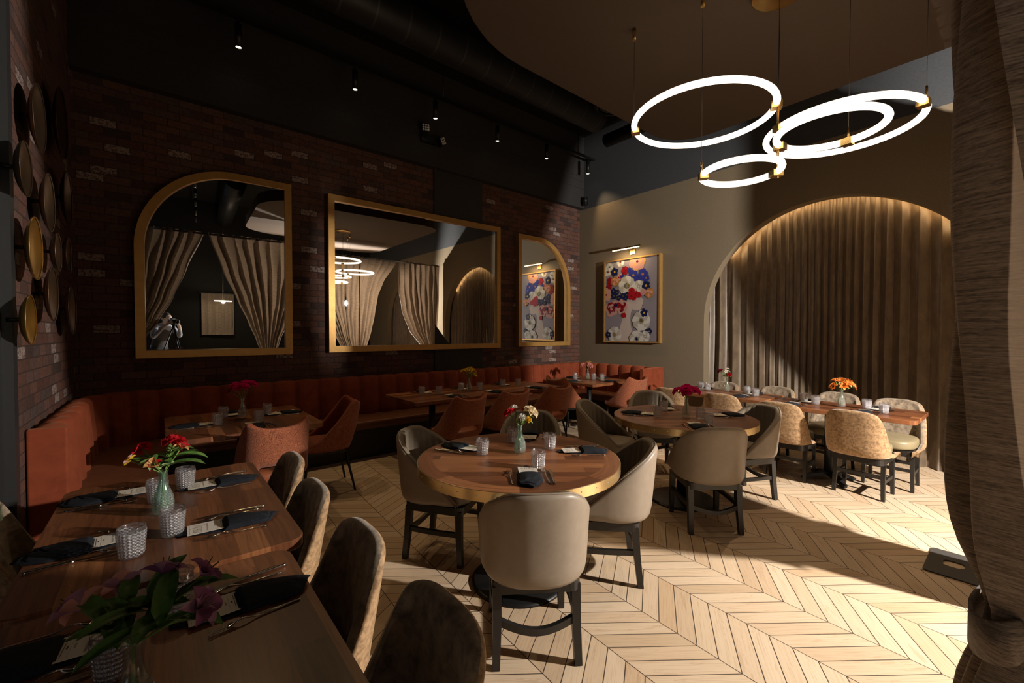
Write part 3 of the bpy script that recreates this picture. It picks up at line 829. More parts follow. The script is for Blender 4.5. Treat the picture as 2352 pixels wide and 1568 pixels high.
rose2(.10, .24, .07, 'p_red', 'p_wine', 'p_red'); rose2(.08, .31, .06, 'p_red', 'p_wine', 'p_red'); rose2(.20, .25, .09, 'p_tan', 'p_peach', 'p_olive')
rose2(.29, .20, .055, 'p_pink', 'p_red', 'p_pink'); rose2(.02, .41, .12, 'p_pink', 'p_peach', 'p_wine'); rose2(.12, .57, .085, 'p_wine', 'p_pink', 'p_red')
rose2(.33, .57, .125, 'p_pink', 'p_wine', 'p_wine'); rose2(.27, .55, .05, 'p_red', 'p_wine', 'p_red')
for q in ((.55, .20, .10), (.72, .20, .10), (.62, .28, .07), (.78, .25, .065)):
    daisy(q[0], q[1], q[2], 'p_blue', 'p_tan', 6)
daisy(.19, .13, .08, 'p_navy', 'p_yel'); daisy(.48, .13, .045, 'p_blue', 'p_navy'); daisy(.34, .20, .04, 'p_blue', 'p_navy')
anem(.43, .32, .165, 'p_white', 'p_olive', 'p_grey'); anem(.65, .34, .10, 'p_white', 'p_grey', 'p_white'); daisy(.78, .34, .085, 'p_navy', 'p_yel')
for q in ((.17, .37, .06), (.24, .39, .05), (.18, .43, .065), (.36, .44, .06), (.43, .43, .06), (.28, .46, .05), (.41, .47, .045)):
    daisy(q[0], q[1], q[2], 'p_navy', 'p_olive')
for q in ((.52, .39, .07), (.60, .43, .06), (.51, .45, .065), (.66, .44, .055), (.57, .47, .05)):
    daisy(q[0], q[1], q[2], 'p_red', 'p_wine', 6)
rose2(.84, .43, .085, 'p_tan', 'p_peach', 'p_tan'); rose2(.73, .41, .055, 'p_pink', 'p_lil', 'p_wine')
daisy(.38, .68, .05, 'p_red', 'p_wine', 6); daisy(.22, .55, .04, 'p_navy', 'p_navy')
anem(.70, .75, .165, 'p_white', 'p_grey', 'p_olive'); daisy(.75, .66, .075, 'p_navy', 'p_yel'); daisy(.84, .88, .06, 'p_navy', 'p_grey')
anem(.19, .92, .14, 'p_white', 'p_grey', 'p_tan'); daisy(.07, .92, .06, 'p_navy', 'p_grey'); anem(.62, .97, .14, 'p_white', 'p_grey', 'p_navy'); anem(.77, .94, .09, 'p_white', 'p_grey', 'p_white')
part('canvas', cv, [MT[n] for n in pm], pt)

pl = thing('picture_lamp', 'brass picture lamp with a lit bar above the flower painting', 'lamp', (-4.42, WY, 2.93))
part('wall_plate', MB().box(-0.055, 0.055, -0.02, -0.001, -0.045, 0.045), MT['brass'], pl)
part('arm', MB().tube([(0, -0.01, 0.03), (0, -0.08, 0.06), (0, -0.19, 0.045)], 0.008, 8), MT['brass'], pl)
part('bar_shade', MB().bar([(-0.29, -0.205, 0.045), (0.29, -0.205, 0.045)], 0.03, 0.022), MT['brass'], pl)
part('light_strip', MB().box(-0.275, 0.255, -0.222, -0.194, 0.022, 0.0335), MT['picglow'], pl)
lamp('picture_lamp_light', 'AREA', (-4.42, WY - 0.207, 2.945), 4.5, (1.0, 0.72, 0.40), aim((0, -0.2, 0), (0, -0.09, -0.5)), shape='RECTANGLE', size=0.5, size_y=0.02)

# ------------------------------------------------------------------ pendant of four glowing rings
RD = Vector((-1.076, 3.18, 0))      # the brass drop rod that every ring is clipped to
pn = thing('ring_pendant', 'pendant of four glowing ring tubes on a brass rod under the brown ceiling panel', 'pendant lamp', (0, 0, 0))
rings = [(3.03, .455, (-1.476, 2.973), (-1.886, 2.772)), (2.877, .423, (-0.852, 3.505), (-.425, 3.495)), (2.748, .274, (-0.822, 3.164), (-.76, 3.418)), (2.578, .2355, (-1.222, 3.001), (-1.384, 2.863))]
for z, r, c, far in rings:
    d = Vector((c[0] - RD.x, c[1] - RD.y)); d.normalize(); cx, cy = RD.x + d.x * (r + 0.012), RD.y + d.y * (r + 0.012)
    pts = [(cx + r * cos(2 * pi * i / 72), cy + r * sin(2 * pi * i / 72), z) for i in range(72)]
    part('ring_tube', MB().tube(pts, 0.021, 10, 0, True), MT['ring'], pn)
    cl_ = MB().box(-0.032, 0.032, -0.03, 0.03, -0.03, 0.012); cl_.xf(Matrix.Translation((RD.x + d.x * 0.012, RD.y + d.y * 0.012, z)) @ Matrix.Rotation(atan2(d.y, d.x), 4, 'Z'))
    part('rod_clip', cl_, MT['brass'], pn)
    d = Vector((far[0] - cx, far[1] - cy)); d.normalize(); ex, ey = cx + d.x * r, cy + d.y * r
    c2 = MB().box(-0.034, 0.024, -0.028, 0.028, -0.03, 0.012); c2.xf(Matrix.Translation((ex, ey, z)) @ Matrix.Rotation(atan2(d.y, d.x), 4, 'Z')); c2.cyl(ex + d.x * 0.008, ey + d.y * 0.008, z, z + 0.085, 0.006, 10)
    part('cable_clip', c2, MT['brass'], pn)
    part('cable', MB().cyl(ex + d.x * 0.008, ey + d.y * 0.008, z + 0.08, CZ - 0.02, 0.0016, 6), MT['wire'], pn)
    part('cable_canopy', MB().cyl(ex + d.x * 0.008, ey + d.y * 0.008, CZ - 0.085, CZ, 0.014, 16), MT['brass'], pn)
part('drop_rod', MB().cyl(RD.x, RD.y, 2.54, 3.05, 0.0085, 12), MT['brass'], pn)
part('cable', MB().cyl(RD.x, RD.y, 3.04, CZ - 0.02, 0.0028, 6), MT['blackiron'], pn)
part('ceiling_canopy', MB().lathe([(0.001, CZ - 0.035), (0.155, CZ - 0.035), (0.165, CZ - 0.03), (0.165, CZ)], 40, 0, (RD.x, RD.y)), MT['brass'], pn)

# a second, smaller ring lamp over the bar beyond the drapes
p2 = thing('bar_ring_pendant', 'distant glowing ring lamp over the bar, seen only in the mirrors', 'pendant lamp', (4.6, 0.95, 2.05))
part('ring_tube', MB().tube([(0.22 * cos(2 * pi * i / 48), 0.22 * sin(2 * pi * i / 48), 0) for i in range(48)], 0.016, 8, 0, True), MT['ring'], p2)
for x in (0.22, -0.22):
    part('cable', MB().cyl(x, 0, 0, CE - 2.05, 0.002, 6), MT['wire'], p2)
lamp('bar_ring_light', 'POINT', (4.6, 0.95, 2.02), 45, (1.0, 0.80, 0.55), shadow_soft_size=0.04)

# ------------------------------------------------------------------ curtains in the arches
def pleated(x0, x1, z0, z1, y, amp, pitch, seed, nz=26):
    rr = random.Random(seed); n = int((x1 - x0) / 0.012); rows = []
    ph = [0.0]; 
    for i in range(n):
        ph.append(ph[-1] + 2 * pi * (x1 - x0) / n / pitch * (1 + 0.45 * sin(i * 0.037 + seed) + 0.25 * sin(i * 0.013 + 2 * seed)))
    am = [0.65 + 0.35 * sin(i * 0.021 + seed * 3) for i in range(n + 1)]
    dr = [rr.uniform(-1, 1) for _ in range(8)]
    for k in range(nz + 1):
        t = k / nz; z = z0 + (z1 - z0) * t; row = []
        for i in range(n + 1):
            x = x0 + (x1 - x0) * i / n
            a = amp * am[i] * (1.0 - 0.55 * t ** 6 + 0.35 * (1 - t) ** 3)
            w = sin(ph[i] + 0.5 * sin(2.2 * t + x * 3.1) * (1 - t)) ; w = w * (0.75 + 0.25 * abs(w))
            yy = y + a * w + 0.02 * sin(x * 2.3 + dr[0] * 3) * (1 - t) + 0.012 * sin(9 * t + x * 5 + dr[1])
            if t < 0.03:
                yy -= 0.03 * (1 + 0.6 * sin(x * 17)) * (1 - t / 0.03)
            row.append((x + 0.012 * sin(2 * ph[i]), yy, z))
        rows.append(row)
    return MB().grid(rows)

bc = thing('bar_curtain', 'distant pale gathered curtain lit by the bar ring lamp, seen in the left mirror', 'curtain', (5.98, .85, 0.95), -pi / 2)
part('cloth', pleated(-0.45, 0.45, 0.0, 1.35, 0.0, 0.03, 0.10, 9), MT['linen'], bc)
part('curtain_rail', MB().box(-0.5, 0.5, -0.02, 0.12, 1.35, 1.38), MT['blackiron'], bc)

def arch_curtain(x0, x1, seed, label):
    t = thing('arch_curtain', label, 'curtain', (0, 0, 0))
    part('cloth', pleated(x0, x1, 0.004, 3.33, WY + 0.255, 0.042, 0.128, seed), MT['bronze_velvet'], t)
    part('curtain_rail', MB().box(x0, x1, WY + 0.21, WY + 0.27, 3.332, 3.36), MT['blackiron'], t)
    return t
arch_curtain(-3.28, -0.02, 3, 'floor-length bronze velvet curtain filling the arch behind the long table')
arch_curtain(1.12, 4.38, 5, 'bronze velvet curtain in the second arch beyond the drape line')
ls = thing('cove_light_strip', 'warm light strip hidden at the head of the curtained arch', 'light strip', (-1.65, WY + 0.172, 0))
pts = [(1.53 * cos(a), 0, 1.70 + 1.53 * sin(a)) for a in [radians(38 + 104 * i / 24) for i in range(25)]]
part('strip', MB().bar(pts, 0.012, 0.006, 0, (0, 1, 0)), MT['led'], ls)

# ------------------------------------------------------------------ banquette
def fillet_path(pts, rad, step=0.014):
    """polyline with rounded corners, resampled evenly; rad per interior corner"""
    V = [Vector((p[0], p[1])) for p in pts]; out = [V[0]]
    for i in range(1, len(V) - 1):
        r = rad[i - 1]; a = (V[i - 1] - V[i]).normalized(); b = (V[i + 1] - V[i]).normalized()
        p0, p1 = V[i] + a * r, V[i] + b * r; c = V[i] + a * r + b * r
        for k in range(13):
            t = k / 12 * pi / 2
            out.append(c - b * r * cos(t) - a * r * sin(t))
    out.append(V[-1])
    d = [0]
    for p, q in zip(out, out[1:]):
        d.append(d[-1] + (q - p).length)
    n = int(d[-1] / step); res = []; j = 0
    for i in range(n + 1):
        s = d[-1] * i / n
        while j < len(d) - 2 and d[j + 1] < s:
            j += 1
        t = (s - d[j]) / max(1e-9, d[j + 1] - d[j]); res.append(out[j].lerp(out[j + 1], t))
    return res, d[-1]

bq = thing('banquette', 'long L-shaped rust velvet banquette with channel-tufted back along the brick wall', 'banquette', (0, 0, 0))
path, LEN = fillet_path([(-3.72, LY + 0.01), (WX + 0.03, LY + 0.01), (WX + 0.03, WY - 0.01), (-3.86, WY - 0.01)], [0.52, 0.30])
HB = 0.955
nch = round(LEN / 0.252); rows = []
for i, p in enumerate(path):
    q = path[min(i + 1, len(path) - 1)] - path[max(i - 1, 0)]; q.normalize()
    nx, ny = q.y, -q.x      # towards the room
    # path runs clockwise seen from above, so flip to point inwards
    nx, ny = -nx, -ny
    if (Vector((-2.5, 3.0)) - p).dot(Vector((nx, ny))) < 0:
        nx, ny = -nx, -ny
    w = abs(sin(pi * nch * i / (len(path) - 1))) ** 0.48
    o = 0.086 + 0.070 * w; h = HB - 0.018 * (1 - w)
    prof = [(0.02, 0.30), (o + 0.015, 0.30), (o + 0.02, 0.48), (o + 0.018, 0.60), (o + 0.004, 0.80), (o - 0.008, h - 0.03), (o - 0.03, h - 0.006), (o - 0.06, h), (0.03, h - 0.004), (0.012, h - 0.02), (0.012, 0.5)]
    rows.append([(p.x + nx * a, p.y + ny * a, z) for a, z in prof])
m = MB().grid(rows, 0, True, True); m.cap(rows[0]); m.cap(rows[-1])
part('tufted_back', m, MT['velvet_rust'], bq)
# flat velvet end caps
part('end_panel', MB().prism(rrect(-3.725, -3.66, LY + 0.006, LY + 0.175, 0.012, 4), 0.30, HB - 0.005, 0, 0.006), MT['velvet_rust'], bq)
part('end_panel', MB().prism(rrect(-3.875, -3.805, WY - 0.60, WY - 0.006, 0.012, 4), 0.06, HB - 0.003, 0, 0.006), MT['velvet_rust'], bq)
def lpoly(o, f, e):
    """L seat outline: o = gap from walls, f = front edge distance from walls, e = set back of ends"""
    inner, _ = fillet_path([(-3.87 - e, WY - f), (WX + f, WY - f), (WX + f, LY + f), (-3.70 - e, LY + f)], [0.25, 0.30], 0.03)
    return [(-3.70 - e, LY + o), ] + [(WX + o, LY + o), (WX + o, WY - o), (-3.87 - e, WY - o)] + [(p.x, p.y) for p in inner]
seat = MB().prism(lpoly(0.10, 0.62, 0.0), 0.36, 0.462, 0)
part('seat', seat, MT['leather_brown'], bq)
rim, _ = fillet_path([(-3.87, WY - 0.62), (WX + 0.62, WY - 0.62), (WX + 0.62, LY + 0.62), (-3.70, LY + 0.62)], [0.25, 0.30], 0.03)
part('seat_front_roll', MB().tube([(p.x, p.y, 0.436) for p in rim], 0.0265, 10), MT['leather_brown'], bq)
part('plinth', MB().prism(lpoly(0.02, 0.55, 0.02), 0.0, 0.36, 0), MT['plinth'], bq)

# ------------------------------------------------------------------ chairs (face +y in their own space)
def shell(a, b, fwd, p, zb, zt, th, flare=0.0, tilt=0.0, channels=0, amp=0.0, taper=0.0, ns=84, nv=9):
    """wrap-round chair back. returns (outer, inner, rim points)"""
    S = []
    n1 = int(ns * 0.22)
    for i in range(n1):
        S.append(('L', 1 - i / n1))
    for i in range(ns - 2 * n1 + 1):
        S.append(('C', -1 + 2 * i / (ns - 2 * n1)))
    for i in range(n1):
        S.append(('R', (i + 1) / n1))
    base = []
    for k, t in S:
        if k == 'C':
            an = t * pi / 2; x = a * math.copysign(abs(sin(an)) ** p, an); y = -b * abs(cos(an)) ** p
        else:
            x = (-1 if k == 'L' else 1) * (a - taper * t); y = fwd * t
        base.append(Vector((x, y)))
    n = len(base); arc = [0]
    for q, r in zip(base, base[1:]):
        arc.append(arc[-1] + (r - q).length)
    T = arc[-1]; O = []; I = []; RIM = []
    for i, q in enumerate(base):
        s = 2 * arc[i] / T - 1
        d = base[min(i + 1, n - 1)] - base[max(i - 1, 0)]; d.normalize()
        nx, ny = d.y, -d.x
        if nx * q.x + ny * (q.y - 0.05) < 0:
            nx, ny = -nx, -ny
        Zt, Zb = zt(s, q.x, q.y), zb(s); r = th / 2
        off = th - amp * (1 - abs(sin(pi * channels * s / 2)) ** 0.6) if channels else th
        def P(o, z):
            k = 1 + flare * (z - 0.40) / 0.42
            return (q.x * k - nx * o, q.y * k - ny * o - tilt * (z - 0.40), z)
        H = max(Zt - r - Zb, 0.004)
        o_ = [P(0.034, Zb), P(0.014, Zb + 0.008), P(0.004, Zb + min(0.028, H * .4))] + [P(0, Zb + min(0.028, H * .4) + (H - min(0.028, H * .4)) * v / nv) for v in range(1, nv + 1)]
        rim = [(r - r * cos(f), Zt - r + r * sin(f)) for f in [pi * j / 8 for j in range(1, 8)]]
        o_ += [P(o, z) for o, z in rim[:3]]
        i_ = [P(rim[2][0], rim[2][1])] + [P(o, z) for o, z in rim[3:]] + [P(th + (off - th) * min(1, 0.5 + v), Zt - r - H * v / nv) for v in range(0, nv + 1)]
        O.append([P(th, Zb)] + o_); I.append(i_)
        RIM.append(P(rim[2][0], rim[2][1] + 0.001))
    om = MB().grid(O); im = MB().grid(I)
    for k in (0, -1):
        ring = O[k] + I[k][1:]
        om.cap(ring)
    return om, im, RIM

def cushion(hw, y0, y1, z0, z1, crown=0.012, ex=3.2, n=44):
    cy, hd = (y0 + y1) / 2, (y1 - y0) / 2
    def ring(k, z):
        out = []
        for j in range(n):
            t = 2 * pi * j / n; c, s = cos(t), sin(t)
            out.append((hw * k * math.copysign(abs(c) ** (2 / ex), c), cy + hd * k * math.copysign(abs(s) ** (2 / ex), s), z))
        return out
    rows = [ring(0.90, z0), ring(0.985, z0 + 0.01), ring(1.0, z0 + 0.022), ring(1.0, z1 - 0.022), ring(0.985, z1 - 0.008), ring(0.94, z1), ring(0.75, z1 + crown * 0.7), ring(0.4, z1 + crown), ring(0.02, z1 + crown)]
    m = MB().grid(rows, 0, True, True); m.cap(rows[0])
    return m

def wood_legs(t, sx, yf, yr, ztop, splay_r=0.06, w=0.034):
    for x in (-1, 1):
        part('leg', MB().bar([(x * sx, yf, ztop), (x * sx * 1.02, yf + 0.004, ztop * 0.5), (x * sx * 1.04, yf + 0.012, 0)], w, w, 0, (0, 1, 0), [1, 0.92, 0.78]), MT['blackwood'], t)
        part('leg', MB().bar([(x * sx, yr, ztop), (x * sx * 1.0, yr - 0.012, ztop * 0.55), (x * sx * 1.03, yr - splay_r, 0)], w, w, 0, (0, 1, 0), [1, 0.95, 0.82]), MT['blackwood'], t)
        part('bolt', MB().lathe([(0.0001, 0.006), (0.005, 0.005), (0.006, 0.0)], 10).xf(Matrix.Translation((x * sx, yr - 0.017, ztop - 0.045)) @ Matrix.Rotation(radians(90), 4, 'X')), MT['chrome'], t)

def barrel_chair():
    t = thing('barrel_chair', '', 'chair')
    def zt(s, x, y):
        k = max(0.0, (y + 0.262) / 0.462)
        return 0.828 - 0.022 * min(1, abs(x) / 0.2) ** 2.5 - 0.385 * k ** 1.2
    zb = lambda s: 0.385 + 0.03 * abs(s) ** 3
    o, i, rim = shell(0.258, 0.285, 0.20, 0.84, zb, zt, 0.052, 0.07, 0.05, 22, 0.018, 0.012)
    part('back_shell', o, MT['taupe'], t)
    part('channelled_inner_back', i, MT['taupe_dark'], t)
    part('piping', MB().tube(rim, 0.0048, 6), MT['piping'], t)
    part('seat', cushion(0.218, -0.20, 0.245, 0.385, 0.462), MT['taupe'], t)
    part('seat_frame', MB().prism(rrect(-0.205, 0.205, -0.20, 0.225, 0.05, 5), 0.335, 0.385), MT['blackwood'], t)
    wood_legs(t, 0.182, 0.195, -0.165, 0.36, 0.035, 0.041)
    st = MB()
    arc = lambda x0, y0, x1, y1, bx, by, sag=0.0: [(x0 + (x1 - x0) * k / 12 + bx * sin(pi * k / 12), y0 + (y1 - y0) * k / 12 + by * sin(pi * k / 12), 0.205 - sag * sin(pi * k / 12)) for k in range(13)]
    st.bar(arc(-0.182, -0.175, 0.182, -0.175, 0, -0.028, 0.042), 0.022, 0.032); st.bar(arc(-0.184, 0.195, -0.184, -0.17, -0.008, 0), 0.022, 0.03); st.bar(arc(0.184, 0.195, 0.184, -0.17, 0.008, 0), 0.022, 0.03)
    part('stretcher', st, MT['blackwood'], t)
    return t

def velvet_chair():
    t = thing('velvet_chair', '', 'chair')
    def zt(s, x, y):
        k = min(1.0, max(0.0, (y + 0.215) / 0.165)); e = k * k * (3 - 2 * k)
        return 0.820 - 0.065 * min(1, abs(x) / 0.23) ** 3.2 - 0.325 * e ** 0.8 - 0.068 * max(0, y) / 0.27
    zb = lambda s: 0.392
    o, i, rim = shell(0.245, 0.245, 0.27, 0.62, zb, zt, 0.048, 0.03, 0.16, 0, 0, 0.015)
    part('back_shell', o, MT['velvet_tan'], t)
    part('inner_back', i, MT['velvet_in'], t)
    part('seat', cushion(0.20, -0.19, 0.295, 0.395, 0.478, 0.016, 3.0), MT['khaki'], t)
    part('seat_frame', MB().prism(rrect(-0.20, 0.20, -0.18, 0.25, 0.05, 5), 0.335, 0.392), MT['blackwood'], t)
    wood_legs(t, 0.178, 0.215, -0.055, 0.37, 0.03)
    st = MB(); st.bar([(-0.178, -0.07, 0.21), (0.178, -0.07, 0.21)], 0.018, 0.03)
    for x in (-0.183, 0.183):
        st.bar([(x, 0.235, 0.17), (x, -0.07, 0.17)], 0.018, 0.03)
    st.bar([(-0.183, 0.09, 0.17), (0.183, 0.09, 0.17)], 0.018, 0.028)
    part('stretcher', st, MT['blackwood'], t)
    return t

def rust_chair(metal):
    t = thing('rust_chair', '', 'chair')
    def zt(s, x, y):
        u = abs(s)
        if u < 0.40:
            return 0.822 + 0.05 * (u / 0.40) ** 2.4
        if u < 0.50:
            return 0.872 - 0.05 * ((u - 0.40) / 0.10) ** 2
        k = min(1, (u - 0.50) / 0.42)
        return 0.822 + (0.485 - 0.822) * (1 - (1 - k) ** 1.35)
    zb = lambda s: 0.53 if abs(s) < 0.22 else max(0.415, 0.53 - 0.115 * (abs(s) - 0.22) / 0.10)
    o, i, rim = shell(0.25, 0.235, 0.22, 0.74, zb, zt, 0.05, -0.06, 0.24, 0, 0, 0.02)
    part('back_shell', o, MT['rust_pat'], t)
    part('inner_back', i, MT['velvet_rust'], t)
    part('seat', cushion(0.225, -0.215, 0.27, 0.395, 0.478, 0.014, 3.0), MT['rust_seat'], t)
    lm = MT['chrome'] if metal else MT['blackiron']
    part('under_frame', MB().prism(rrect(-0.18, 0.18, -0.17, 0.2, 0.03, 4), 0.37, 0.397), MT['blackiron'], t)
    for x in (-1, 1):
        for y0, y1 in ((0.18, 0.235), (-0.15, -0.225)):
            part('leg', MB().tube([(x * 0.165, y0, 0.375), (x * 0.215, y1, 0.0)], 0.0135, 10, 0, False, [1, 0.72], (0, 1, 0)), lm, t)
    return t

def face(fx, fy):
    """rotation that turns a thing's own +y towards (fx, fy)"""
    return atan2(-fx, fy)

barrel = Stamp(barrel_chair())
for x, y, fx, fy, lb in ((-1.56, 1.418, -.82, .57, 'taupe leather barrel chair nearest the lens at the front round table, back turned'), (-1.72, 2.185, -.72, -.69, 'taupe barrel chair brightly lit at the right of the front round table'),
                         (-2.585, 1.525, .84, .54, 'taupe barrel chair with a flower shadow at the left of the front round table'), (-2.60, 2.34, .70, -.71, 'taupe barrel chair at the far side of the front round table'),
                         (-1.625, 3.335, -.76, .65, 'taupe barrel chair in shade at the near side of the rear round table'), (-1.70, 4.20, -.45, -.89, 'taupe barrel chair at the right of the rear round table'),
                         (-2.63, 3.42, .93, .36, 'taupe barrel chair at the left of the rear round table, between both round tables'), (-2.66, 4.26, .68, -.73, 'taupe barrel chair at the far side of the rear round table')):
    barrel.put((x, y, 0), face(fx, fy), lb, 'barrel chairs around the round tables')
velvet = Stamp(velvet_chair())
for x, y, f, lb in ((-.985, 5.075, (0.05, 1), 'tan velvet chair with back turned at the curtain table, nearest the drape'), (-1.60, 5.09, (0, 1), 'tan velvet chair with back turned at the curtain table, second from the drape'),
                    (-2.25, 5.25, (0, 1), 'tan velvet chair with back turned behind the rear round table'), (-2.90, 5.25, (0, 1), 'tan velvet chair with back turned at the far left end of the curtain table'),
                    (-.86, 5.70, (0, -1), 'tan velvet chair against the curtain, nearest the drape, khaki seat showing'), (-1.40, 5.84, (0, -1), 'tan velvet chair against the curtain, behind the orange flowers'),
                    (-2.06, 5.90, (0, -1), 'tan velvet chair against the curtain, second from the arch edge'), (-2.75, 5.94, (0, -1), 'tan velvet chair against the curtain, behind the white flowers')):
    velvet.put((x, y, 0), face(*f), lb, 'tan velvet chairs at the curtain tables')
for x, y, f, lb in ((-2.655, .305, (0.0, -1), 'velvet chair beside the green vase table, farthest of the row of four'), (-2.085, .270, (0, -1), 'velvet chair beside the green vase table, second of the row of four'),
                    (-1.50, .275, (0, -1), 'velvet chair third in the row, beside the purple lilies table'), (-.955, .285, (0, -1), 'velvet chair nearest the lens, cut off at the bottom'),
                    (-2.70, -.295, (-.05, 1), 'velvet chair alone on the left side of the green vase table')):
    velvet.put((x, y, 0), face(*f), lb, 'velvet chairs at the front left tables')
rust = Stamp(rust_chair(False))
for x, y, f, lb in ((-3.76, .66, (-1, -.06), 'rust patterned chair with back turned at the magenta rose table, half in light'), (-4.36, 1.24, (-.1, -1), 'dark rust chair side-on at the right end of the magenta rose table'),
                    (-3.96, 2.50, (-1, -.10), 'rust patterned chair at the yellow flower table, nearest the lens'), (-3.98, 3.14, (-1, -.10), 'rust patterned chair at the middle of the yellow flower table'),
                    (-4.00, 3.88, (-1, -.10), 'rust patterned chair at the far end of the yellow flower table'), (-4.48, 4.80, (.06, 1), 'dark rust chair turned towards the far corner table')):
    rust.put((x, y, 0), face(*f), lb, 'rust patterned chairs along the banquette')
rc = rust_chair(True); rc['label'] = 'bright rust patterned chair with chrome legs at the far corner table'; rc['group'] = 'rust patterned chairs along the banquette'
rc.location = (-3.93, 5.50, 0); rc.rotation_euler = (0, 0, face(-1, .05))

# ------------------------------------------------------------------ tables (long side along their own x)
TT = 0.76
def rect_table(label, cx, cy, lx, ly, rz=0.0, posts=(0.0,), rad=0.06, bolted=False):
    t = thing('dining_table', label, 'table', (cx, cy, 0), rz)
    part('tabletop', MB().prism(rrect(-lx / 2, lx / 2, -ly / 2, ly / 2, rad, 8), TT - 0.038, TT, 0, 0.003), MT['wood'], t)
    for px in posts:
        part('column', MB().cyl(px, 0, 0.0 if bolted else 0.05, TT - 0.045, 0.030 if bolted else 0.038, 20).box(px - 0.16, px + 0.16, -0.16, 0.16, TT - 0.05, TT - 0.038), MT['blackiron'], t)
        if bolted:
            part('floor_flange', MB().lathe([(0.030, 0.03), (0.033, 0.015), (0.055, 0.010), (0.057, 0.0), (0.0005, 0.0)], 28, 0, (px, 0)), MT['blackiron'], t)
        for k in range(0 if bolted else 4):
            a = k * pi / 2 + pi / 4
            part('foot', MB().bar([(px + 0.02 * cos(a), 0.02 * sin(a), 0.075), (px + 0.15 * cos(a), 0.15 * sin(a), 0.055), (px + 0.25 * cos(a), 0.25 * sin(a), 0.018)], 0.055, 0.036, 0, (0, 0, 1), [1.1, 1, 0.85]), MT['blackiron'], t)
    return t
rect_table('walnut table holding the green vase at the left, nearer the banquette', -2.29, 0.03, 1.21, 0.76, 0, (-0.085,), 0.06, True)
rect_table('walnut table nearest the lens holding the purple lilies', -1.02, -0.035, 1.26, 0.75, 0, (-0.21,), 0.06, True)
rect_table('dark square walnut table with magenta roses in the banquette corner', -4.33, 0.545, 1.14, 1.04, 0, (0.0,))
rect_table('long walnut table with yellow flowers along the banquette', -4.60, 3.265, 2.28, 0.84, pi / 2, (-0.72, 0.72), 0.03)
rect_table('walnut table with pink and yellow flowers in the far banquette corner', -4.50, 5.34, 0.98, 0.98, 0, (0.0,), 0.03)
rect_table('walnut table with white flowers by the bronze curtain', -2.44, 5.47, 1.16, 0.68, 0, (-0.13,), 0.04)
rect_table('walnut table with orange flowers by the bronze curtain, its end overhanging', -1.21, 5.30, 1.24, 0.70, 0, (-0.08,), 0.05)

def round_table(label, cx, cy, rz, R_=0.605):
    t = thing('round_table', label, 'table', (cx, cy, 0), rz)
    part('tabletop', MB().lathe([(0.0005, TT - 0.04), (R_ - 0.004, TT - 0.04), (R_ - 0.003, TT - 0.001), (R_ - 0.006, TT), (0.0005, TT)], 96, 0, (0, 0), False), MT['wood_round'], t)
    b = part('brass_band', MB().lathe([(R_ - 0.003, TT - 0.055), (R_ + 0.001, TT - 0.055), (R_ + 0.001, TT - 0.002), (R_ - 0.003, TT - 0.002)], 200, 0, (0, 0), False), MT['brassband'], t)
    sc = MB()
    for k in range(36):
        a = 2 * pi * k / 36
        sc.lathe([(0.0001, 0.002), (0.003, 0.0016), (0.004, 0)], 8)
        nv_ = 24
        sc.xf(Matrix.Rotation(a, 4, 'Z') @ Matrix.Translation((R_ + 0.001, 0, TT - 0.026)) @ Matrix.Rotation(radians(90), 4, 'Y'), len(sc.v) - nv_)
    part('band_screws', sc, MT['chrome'], b)
    part('column', MB().cyl(0, 0, 0.02, TT - 0.045, 0.05, 24).cyl(0, 0, TT - 0.06, TT - 0.04, 0.2, 24), MT['blackiron'], t)
    part('base_disc', MB().lathe([(0.0005, 0.03), (0.06, 0.03), (0.265, 0.018), (0.285, 0.012), (0.287, 0.0), (0.0005, 0.0)], 56), MT['blackiron'], t)
    return t
round_table('brass-banded round walnut table in front, with red and cream flowers', -1.975, 1.685, radians(50))
round_table('brass-banded round walnut table further back, with magenta peonies', -1.985, 3.655, radians(58))

# ------------------------------------------------------------------ tableware
def napkin_mb():
    """folded linen pocket: long axis along y, tip towards +y (table centre)"""
    m = MB()
    # bottom layer with a point
    out = [(-0.060, -0.10), (-0.030, -0.150), (0.0, -0.165), (0.035, -0.15), (0.062, -0.09), (0.064, 0.02), (0.050, 0.08), (0.008, 0.165), (-0.012, 0.165), (-0.052, 0.08), (-0.064, 0.0)]
    m.prism(out, 0.0008, 0.006, 0, 0.002)
    # pocket: stack of slipped folds, each a bowed sheet
    for k in range(4):
        y0 = -0.158 + 0.016 * k; y1 = 0.020 - 0.004 * k; rows = []
        for i in range(15):
            v = i / 14; y = y0 + (y1 - y0) * v
            wd = (0.034 + 0.031 * min(1, v * 2.2) ** 0.6) - 0.0015 * k
            sk = -0.026 * (1 - min(1, v * 1.8)) * (1 if k % 2 == 0 else 0.55)
            rows.append([(sk + wd * u, y + 0.012 * u * (k - 1.5) * (1 - v), 0.006 + 0.0035 * k + (0.008 + 0.004 * sin(pi * v)) * (1 - abs(u) ** 2.5) + 0.0012 * sin(7 * u + k) * (1 - v)) for u in [j / 8 - 1 for j in range(17)]])
        m.grid(rows)
        top = [(x, y, z) for x, y, z in rows[0]]
        m.grid([rows[0], [(x, y + 0.004, max(0.004, z - 0.0045)) for x, y, z in rows[0]]])
        m.grid([rows[-1], [(x, y - 0.002, max(0.004, z - 0.003)) for x, y, z in rows[-1]]])
        for e in (0, -1):
            m.grid([[r[e] for r in rows], [(r[e][0], r[e][1], 0.004) for r in rows]])
    return m
ME_NAP = napkin_mb().mesh('napkin', MT['navy'])

